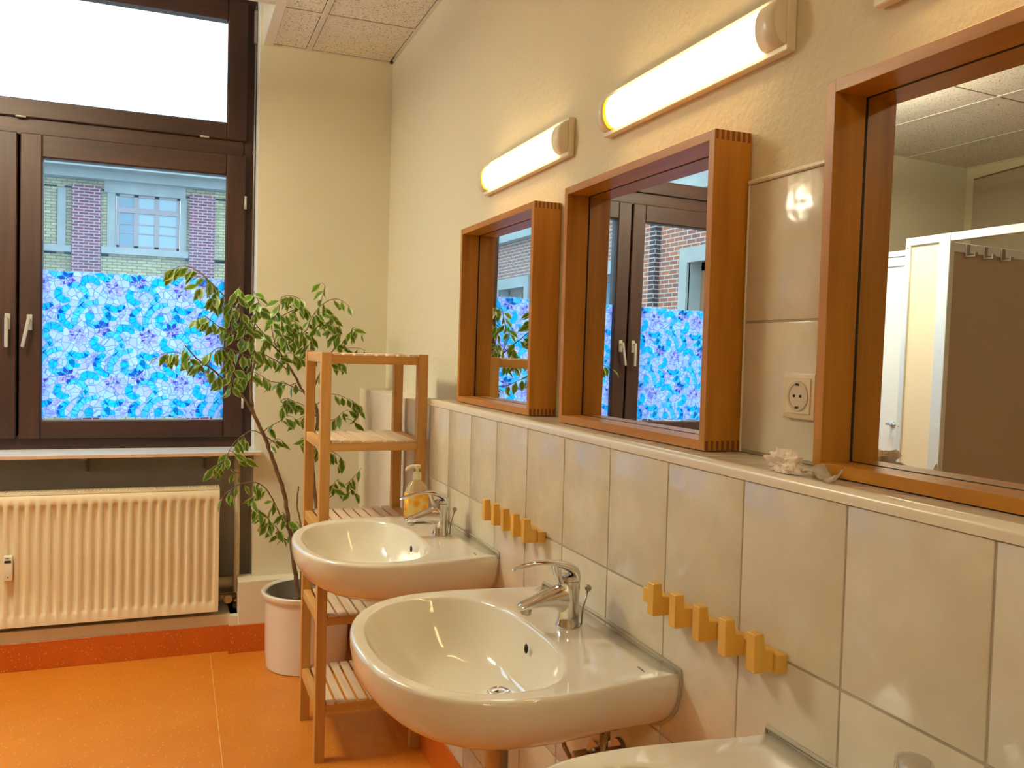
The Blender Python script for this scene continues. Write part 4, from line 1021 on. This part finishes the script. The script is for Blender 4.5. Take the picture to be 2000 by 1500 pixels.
for (ra, rb, dens, gp) in BR:
    path = smoothpath([at(*g_) for g_ in gp]); n = len(path)
    if n > 2:
        path = [path[0]] + [p + Vector((rnd.uniform(-1, 1), rnd.uniform(-1, 1), rnd.uniform(-1, 1))) * ra * .25 for p in path[1:-1]] + [path[-1]]
    (trunk if ra > .004 else twigs).tube(path, [ra + (rb - ra) * i / (n - 1) for i in range(n)], 8 if ra > .004 else 5)
    if not dens: continue
    ln_ = sum((path[i + 1] - path[i]).length for i in range(n - 1)); cnt = max(2, int(ln_ * dens * 3.9))
    for q in range(cnt):
        s_ = (q + rnd.random()) / cnt; s_ = s_ if dens > 12 else .25 + .75 * s_
        i = min(n - 2, int(s_ * (n - 1))); p = path[i].lerp(path[i + 1], s_ * (n - 1) - i); tg = (path[i + 1] - path[i]).normalized()
        a = rnd.uniform(0, 2 * pi); out = Vector((cos(a), sin(a), 0))
        d = (out * rnd.uniform(.15, .75) + tg * .25 + Vector((0, 0, -rnd.uniform(.35, 1.0)))).normalized()
        st = p + (out * .5 + Vector((0, 0, -.4))) * .010
        twigs.tube([p, st], .0006, 3, caps=False)
        nr = (Vector((-.2, -1, .25)) + Vector((rnd.uniform(-.9, .9), rnd.uniform(-.5, .9), rnd.uniform(-.6, .6)))).normalized()
        l_ = rnd.uniform(.040, .064); leaf(st, d, nr, l_, l_ * rnd.uniform(.42, .54)); nleaf += 1
obj('stem', trunk, M_bark, parent=pp, smooth=True); obj('twig', twigs, M_bark, parent=pp, smooth=True)
obj('foliage', leafmb, M_leaf, parent=pp, smooth=True, recalc=False, label='green leaves with cream edges')

# ================================================================= TOILET CUBICLES (seen in the near mirror)
CX, CT = -2.206, .755
tcb = thing('toilet_cubicle', (CX, 2.0, FL), 'cream and aluminium toilet cubicle front reflected in the right hand mirror', 'toilet cubicle')
b_ = MB()
b_.box(CX - .03, CX, 2.255, 2.283, FL + .10, CT, .002); b_.box(CX - .03, CX, 2.050, 2.106, FL + .10, CT, .002)
b_.box(CX - .0295, CX - .0005, 0.341, 2.049, CT - .036, CT - .0005, .002); b_.box(CX - .0295, CX - .0005, 2.107, 2.254, CT - .036, CT - .0005, .002); b_.box(CX - .0295, CX - .0005, 2.107, 2.254, FL + .10, FL + .14, .002); b_.box(CX - .03, CX, .30, .34, FL + .1, CT, .002)
obj('aluminium_frame', b_, M_alu, parent=tcb)
b_ = MB(); b_.box(CX - .022, CX - .010, 2.104, 2.257, FL + .12, CT - .03); obj('front_panel', b_, M_panel, parent=tcb)
b_ = MB(); b_.box(XL, CX - .03, 2.150, 2.170, FL + .10, CT - .052); obj('side_panel', b_, M_panel2, parent=tcb)
b_ = MB(); b_.box(XL, CX - .03, 2.143, 2.176, CT - .060, CT - .018, .002); obj('side_rail', b_, M_alu, parent=tcb)
b_ = MB()
for y in (2.27,): 
    b_.ball((CX + .001, y, CT - .045), .004, sub=1); b_.ball((CX + .001, y, -.10), .004, sub=1)
islands('screw', b_, M_steel, parent=tcb)
b_ = MB(); b_.box(XL, CX - .03, 0.30, .32, FL + .10, CT - .04); obj('side_panel', b_, M_panel2, parent=tcb)
chs = []
def coat_hook(x):
    t = thing('coat_hook', (x, 2.143, CT - .045), '', 'coat hook', 'metal coat hooks on the cubicle rail')
    b_ = MB(); b_.box(x - .012, x + .012, 2.135, 2.1425, CT - .080, CT - .022, .001); b_.box(x - .010, x + .010, 2.098, 2.136, CT - .080, CT - .074, .001); b_.box(x - .010, x + .010, 2.094, 2.099, CT - .080, CT - .060, .001)
    obj('hook', b_, M_steel, parent=t); return t
ch0 = coat_hook(-2.430)
for x, lb in ((-2.430, 'metal coat hook nearest the white post, in the mirror'), (-2.545, 'middle one of three metal coat hooks in the mirror'), (-2.665, 'metal coat hook farthest from the white post, in the mirror')):
    c_ = ch0 if x == -2.430 else copy_tree(ch0); c_.location.x = x * S; c_['label'] = lb
DX = -2.42
tdr = thing('cubicle_door', (DX, 2.8, FL + .1), 'white cubicle door with lever handle behind the aluminium post in the mirror', 'cubicle door')
b_ = MB(); b_.box(DX - .03, DX, 2.30, 3.15, CT - .042, CT - .014, .002); b_.box(DX - .028, DX - .001, 2.30, 3.15, CT - .090, CT - .046, .002); b_.box(DX - .03, DX, 2.30, 2.34, FL + .1, CT - .05)
obj('door_frame', b_, M_alu, parent=tdr)
b_ = MB(); b_.box(DX - .022, DX - .008, 2.34, 3.15, FL + .12, CT - .088); obj('door_leaf', b_, M_panelw, parent=tdr)
b_ = MB(); b_.lathe([(.014, 0), (.014, .008)], (DX - .008, 2.50, -.110), (1, 0, 0), 16); b_.tube([(DX, 2.50, -.110), (DX + .035, 2.50, -.110), (DX + .036, 2.44, -.110)], .0055, 8); obj('lever_handle', b_, M_chrome, parent=tdr)

# ================================================================= FILL LIGHTS (pendants added out of view to brighten the room)
def fill_lamp(x, y, z, label, hx=.20, hy=.24):
    t = thing('added_fill_light', (x, y, z), label, 'added fill light', 'fill lights added out of view')
    b_ = MB(); b_.box(x - hx, x + hx, y - hy, y + hy, z + .004, z + .026, .003); obj('housing', b_, M_tee, parent=t)
    b_ = MB(); b_.box(x - hx + .005, x + hx - .005, y - hy + .01, y + hy - .01, z - .002, z + .0035); obj('lower_fill_emitter', b_, M_fill_down, parent=t)
    b_ = MB(); b_.box(x - hx + .005, x + hx - .005, y - hy + .01, y + hy - .01, z + .0265, z + .032); obj('upper_fill_emitter', b_, M_fill_up, parent=t)
    for yy in (y - hy * .7, y + hy * .7):
        b_ = MB(); b_.tube([(x, yy, z + .02), (x, yy, ZC + .001)], .003, 6); obj('suspension_rod', b_, M_steel, parent=t)
fill_lamp(-1.68, 2.32, 1.24, 'square fill light added out of view in front of the window')
fill_lamp(-1.35, -1.35, 1.20, 'small square fill light added behind the camera', .10, .14)

# ================================================================= OUTSIDE
b_ = MB(); b_.box(-26, 22, 3.7, 60, -2.5, -2.4); obj('ground', b_, M_yard, kind='structure')
FBY = 22.0
fb = thing('brick_building', (-1.3, FBY, -2.4), 'yellow and red brick building with stone lintels across the courtyard', 'building')
b_ = MB()
xw0, xw1 = -2.10, -.68
zl, zs = 3.80, 2.47
b_.box(-14, -3.35 - .28, FBY, FBY + .6, -2.4, 4.3); b_.box(-3.35 - .28, 14, FBY, FBY + .6, -2.4, 2.28); b_.box(-3.35 - .28, 14, FBY, FBY + .6, 3.75, 4.3)
b_.box(-3.63, -3.36, FBY, FBY + .6, 2.2, 3.8); b_.box(-3.20, -2.25, FBY, FBY + .6, 2.2, 3.8); b_.box(-.54, .40, FBY, FBY + .6, 2.2, 3.8); b_.box(.40, 14, FBY, FBY + .6, 2.2, 3.8)
obj('yellow_brick_wall', b_, M_ybrick, parent=fb)
for x0, x1 in ((-3.03, -2.42), (-.46, .13), (-5.7, -5.1), (2.2, 2.8)):
    b_ = MB(); b_.box(x0, x1, FBY - .16, FBY + .02, -2.4, 3.82); obj('red_brick_pilaster', b_, M_rbrick, parent=fb)
b_ = MB(); b_.box(-2.42 + .01, -.47, FBY - .12, FBY + .3, 2.27, 2.43); b_.box(-2.35, -.55, FBY - .06, FBY + .3, 3.72, 3.98)
b_.box(-2.29, -2.12, FBY - .03, FBY + .3, 2.43, 3.72); b_.box(-.67, -.52, FBY - .03, FBY + .3, 2.43, 3.72); b_.box(-3.34, -3.17, FBY - .05, FBY + .3, 2.40, 3.74); b_.box(-3.9, -3.04, FBY - .12, FBY + .3, 2.25, 2.40)
obj('stone_window_surround', b_, M_stone, parent=fb)
b_ = MB(); b_.box(-14, 14, FBY - .30, FBY + .6, 3.98, 4.16); b_.box(-14, 14, FBY - .75, FBY + .6, 4.16, 4.40); b_.box(-14, 14, FBY - .85, FBY + .6, 4.40, 4.62)
obj('stone_cornice', b_, M_stone, parent=fb)
b_ = MB(); Yf = FBY + .02
b_.box(xw0, xw1, Yf, Yf + .08, 2.43, 2.50); b_.box(xw0, xw1, Yf, Yf + .08, 3.66, 3.74); b_.box(xw0, xw0 + .07, Yf, Yf + .08, 2.43, 3.74); b_.box(xw1 - .07, xw1, Yf, Yf + .08, 2.43, 3.74)
for x in (-1.66, -1.20): b_.box(x - .05, x + .05, Yf, Yf + .08, 2.43, 3.74)
b_.box(xw0, xw1, Yf - .01, Yf + .08, 3.28, 3.40)
for z in (2.80, 3.02): b_.box(xw0, xw1, Yf + .01, Yf + .06, z - .012, z + .012)
obj('window_frame', b_, M_fframe, parent=fb)
for x0, x1 in ((xw0 + .07, -1.71), (-1.61, -1.25), (-1.15, xw1 - .07)):
    b_ = MB(); b_.box(x0, x1, Yf + .03, Yf + .05, 2.5, 3.66); obj('window_pane', b_, M_fcurt if x0 < -1.9 else M_fglass, parent=fb)
# side wing of red brick, seen in the middle mirror
WXX = -6.5
wg = thing('brick_wing', (WXX, 10, -2.4), 'red and orange brick side wing with stone framed windows, seen in the middle mirror', 'building')
b_ = MB(); wins = [(8.62, 10.03), (12.25, 13.66), (5.0, 6.4), (15.9, 17.3)]
edges = sorted(wins); yy = 3.8
for (a, c_) in edges: b_.box(WXX - .5, WXX, yy, a, -2.4, 3.0); b_.box(WXX - .5, WXX, a, c_, 1.70, 3.0); b_.box(WXX - .5, WXX, a, c_, -2.4, -.9); yy = c_
b_.box(WXX - .5, WXX, yy, 21.0, -2.4, 3.0); b_.box(WXX - .5, WXX, 3.8, 21.0, 2.99, 5.4)
obj('red_brick_wall', b_, M_wbrick, parent=wg)
b_ = MB()
for y in (10.82, 7.35, 14.7): b_.box(WXX, WXX + .10, y, y + .14, -2.4, 2.68)
islands('dark_brick_quoin', b_, M_dbrick, parent=wg)
b_ = MB()
for y in (10.96, 7.49, 14.84): b_.box(WXX, WXX + .10, y, y + .5, -2.4, 2.68)
islands('brick_pilaster', b_, M_wbrick, parent=wg)
for (a, c_) in wins:
    b_ = MB(); b_.box(WXX - .02, WXX + .04, a - .20, c_ + .20, 1.66, 1.89); b_.box(WXX - .02, WXX + .04, a - .20, a + .0, -.9, 1.66); b_.box(WXX - .02, WXX + .04, c_, c_ + .20, -.9, 1.66)
    b_.box(WXX - .45, WXX - .02, a, a + .01, -.9, 1.70); b_.box(WXX - .45, WXX - .02, c_ - .01, c_, -.9, 1.70)
    obj('stone_window_surround', b_, M_stone, parent=wg)
b_ = MB(); b_.box(WXX, WXX + .16, 3.8, 21.0, 2.68, 2.87); b_.box(WXX, WXX + .08, 3.8, 21.0, 2.87, 2.95); obj('stone_band', b_, M_stone, parent=wg)
for (a, c_) in wins:
    b_ = MB(); X_ = WXX - .28
    b_.box(X_, X_ + .06, a + .01, a + .12, -.9, 1.68); b_.box(X_, X_ + .06, c_ - .12, c_ - .01, -.9, 1.68); b_.box(X_, X_ + .06, a, c_, 1.56, 1.68); b_.box(X_, X_ + .07, (a + c_) / 2 - .07, (a + c_) / 2 + .07, -.9, 1.68); b_.box(X_, X_ + .065, a, c_, .62, .74)
    f_ = obj('window_frame', b_, M_fdoor, parent=wg)
    b_ = MB(); b_.box(X_ + .02, X_ + .03, a, c_, -.9, 1.68); obj('window_pane', b_, M_fcurt, parent=f_)
b_ = MB(); b_.box(WXX - .02, WXX + .03, 8.7, 9.9, 3.05, 5.0); b_.box(WXX - .02, WXX + .03, 12.3, 13.6, 3.05, 5.0); islands('upper_window', b_, M_fglass, parent=wg)
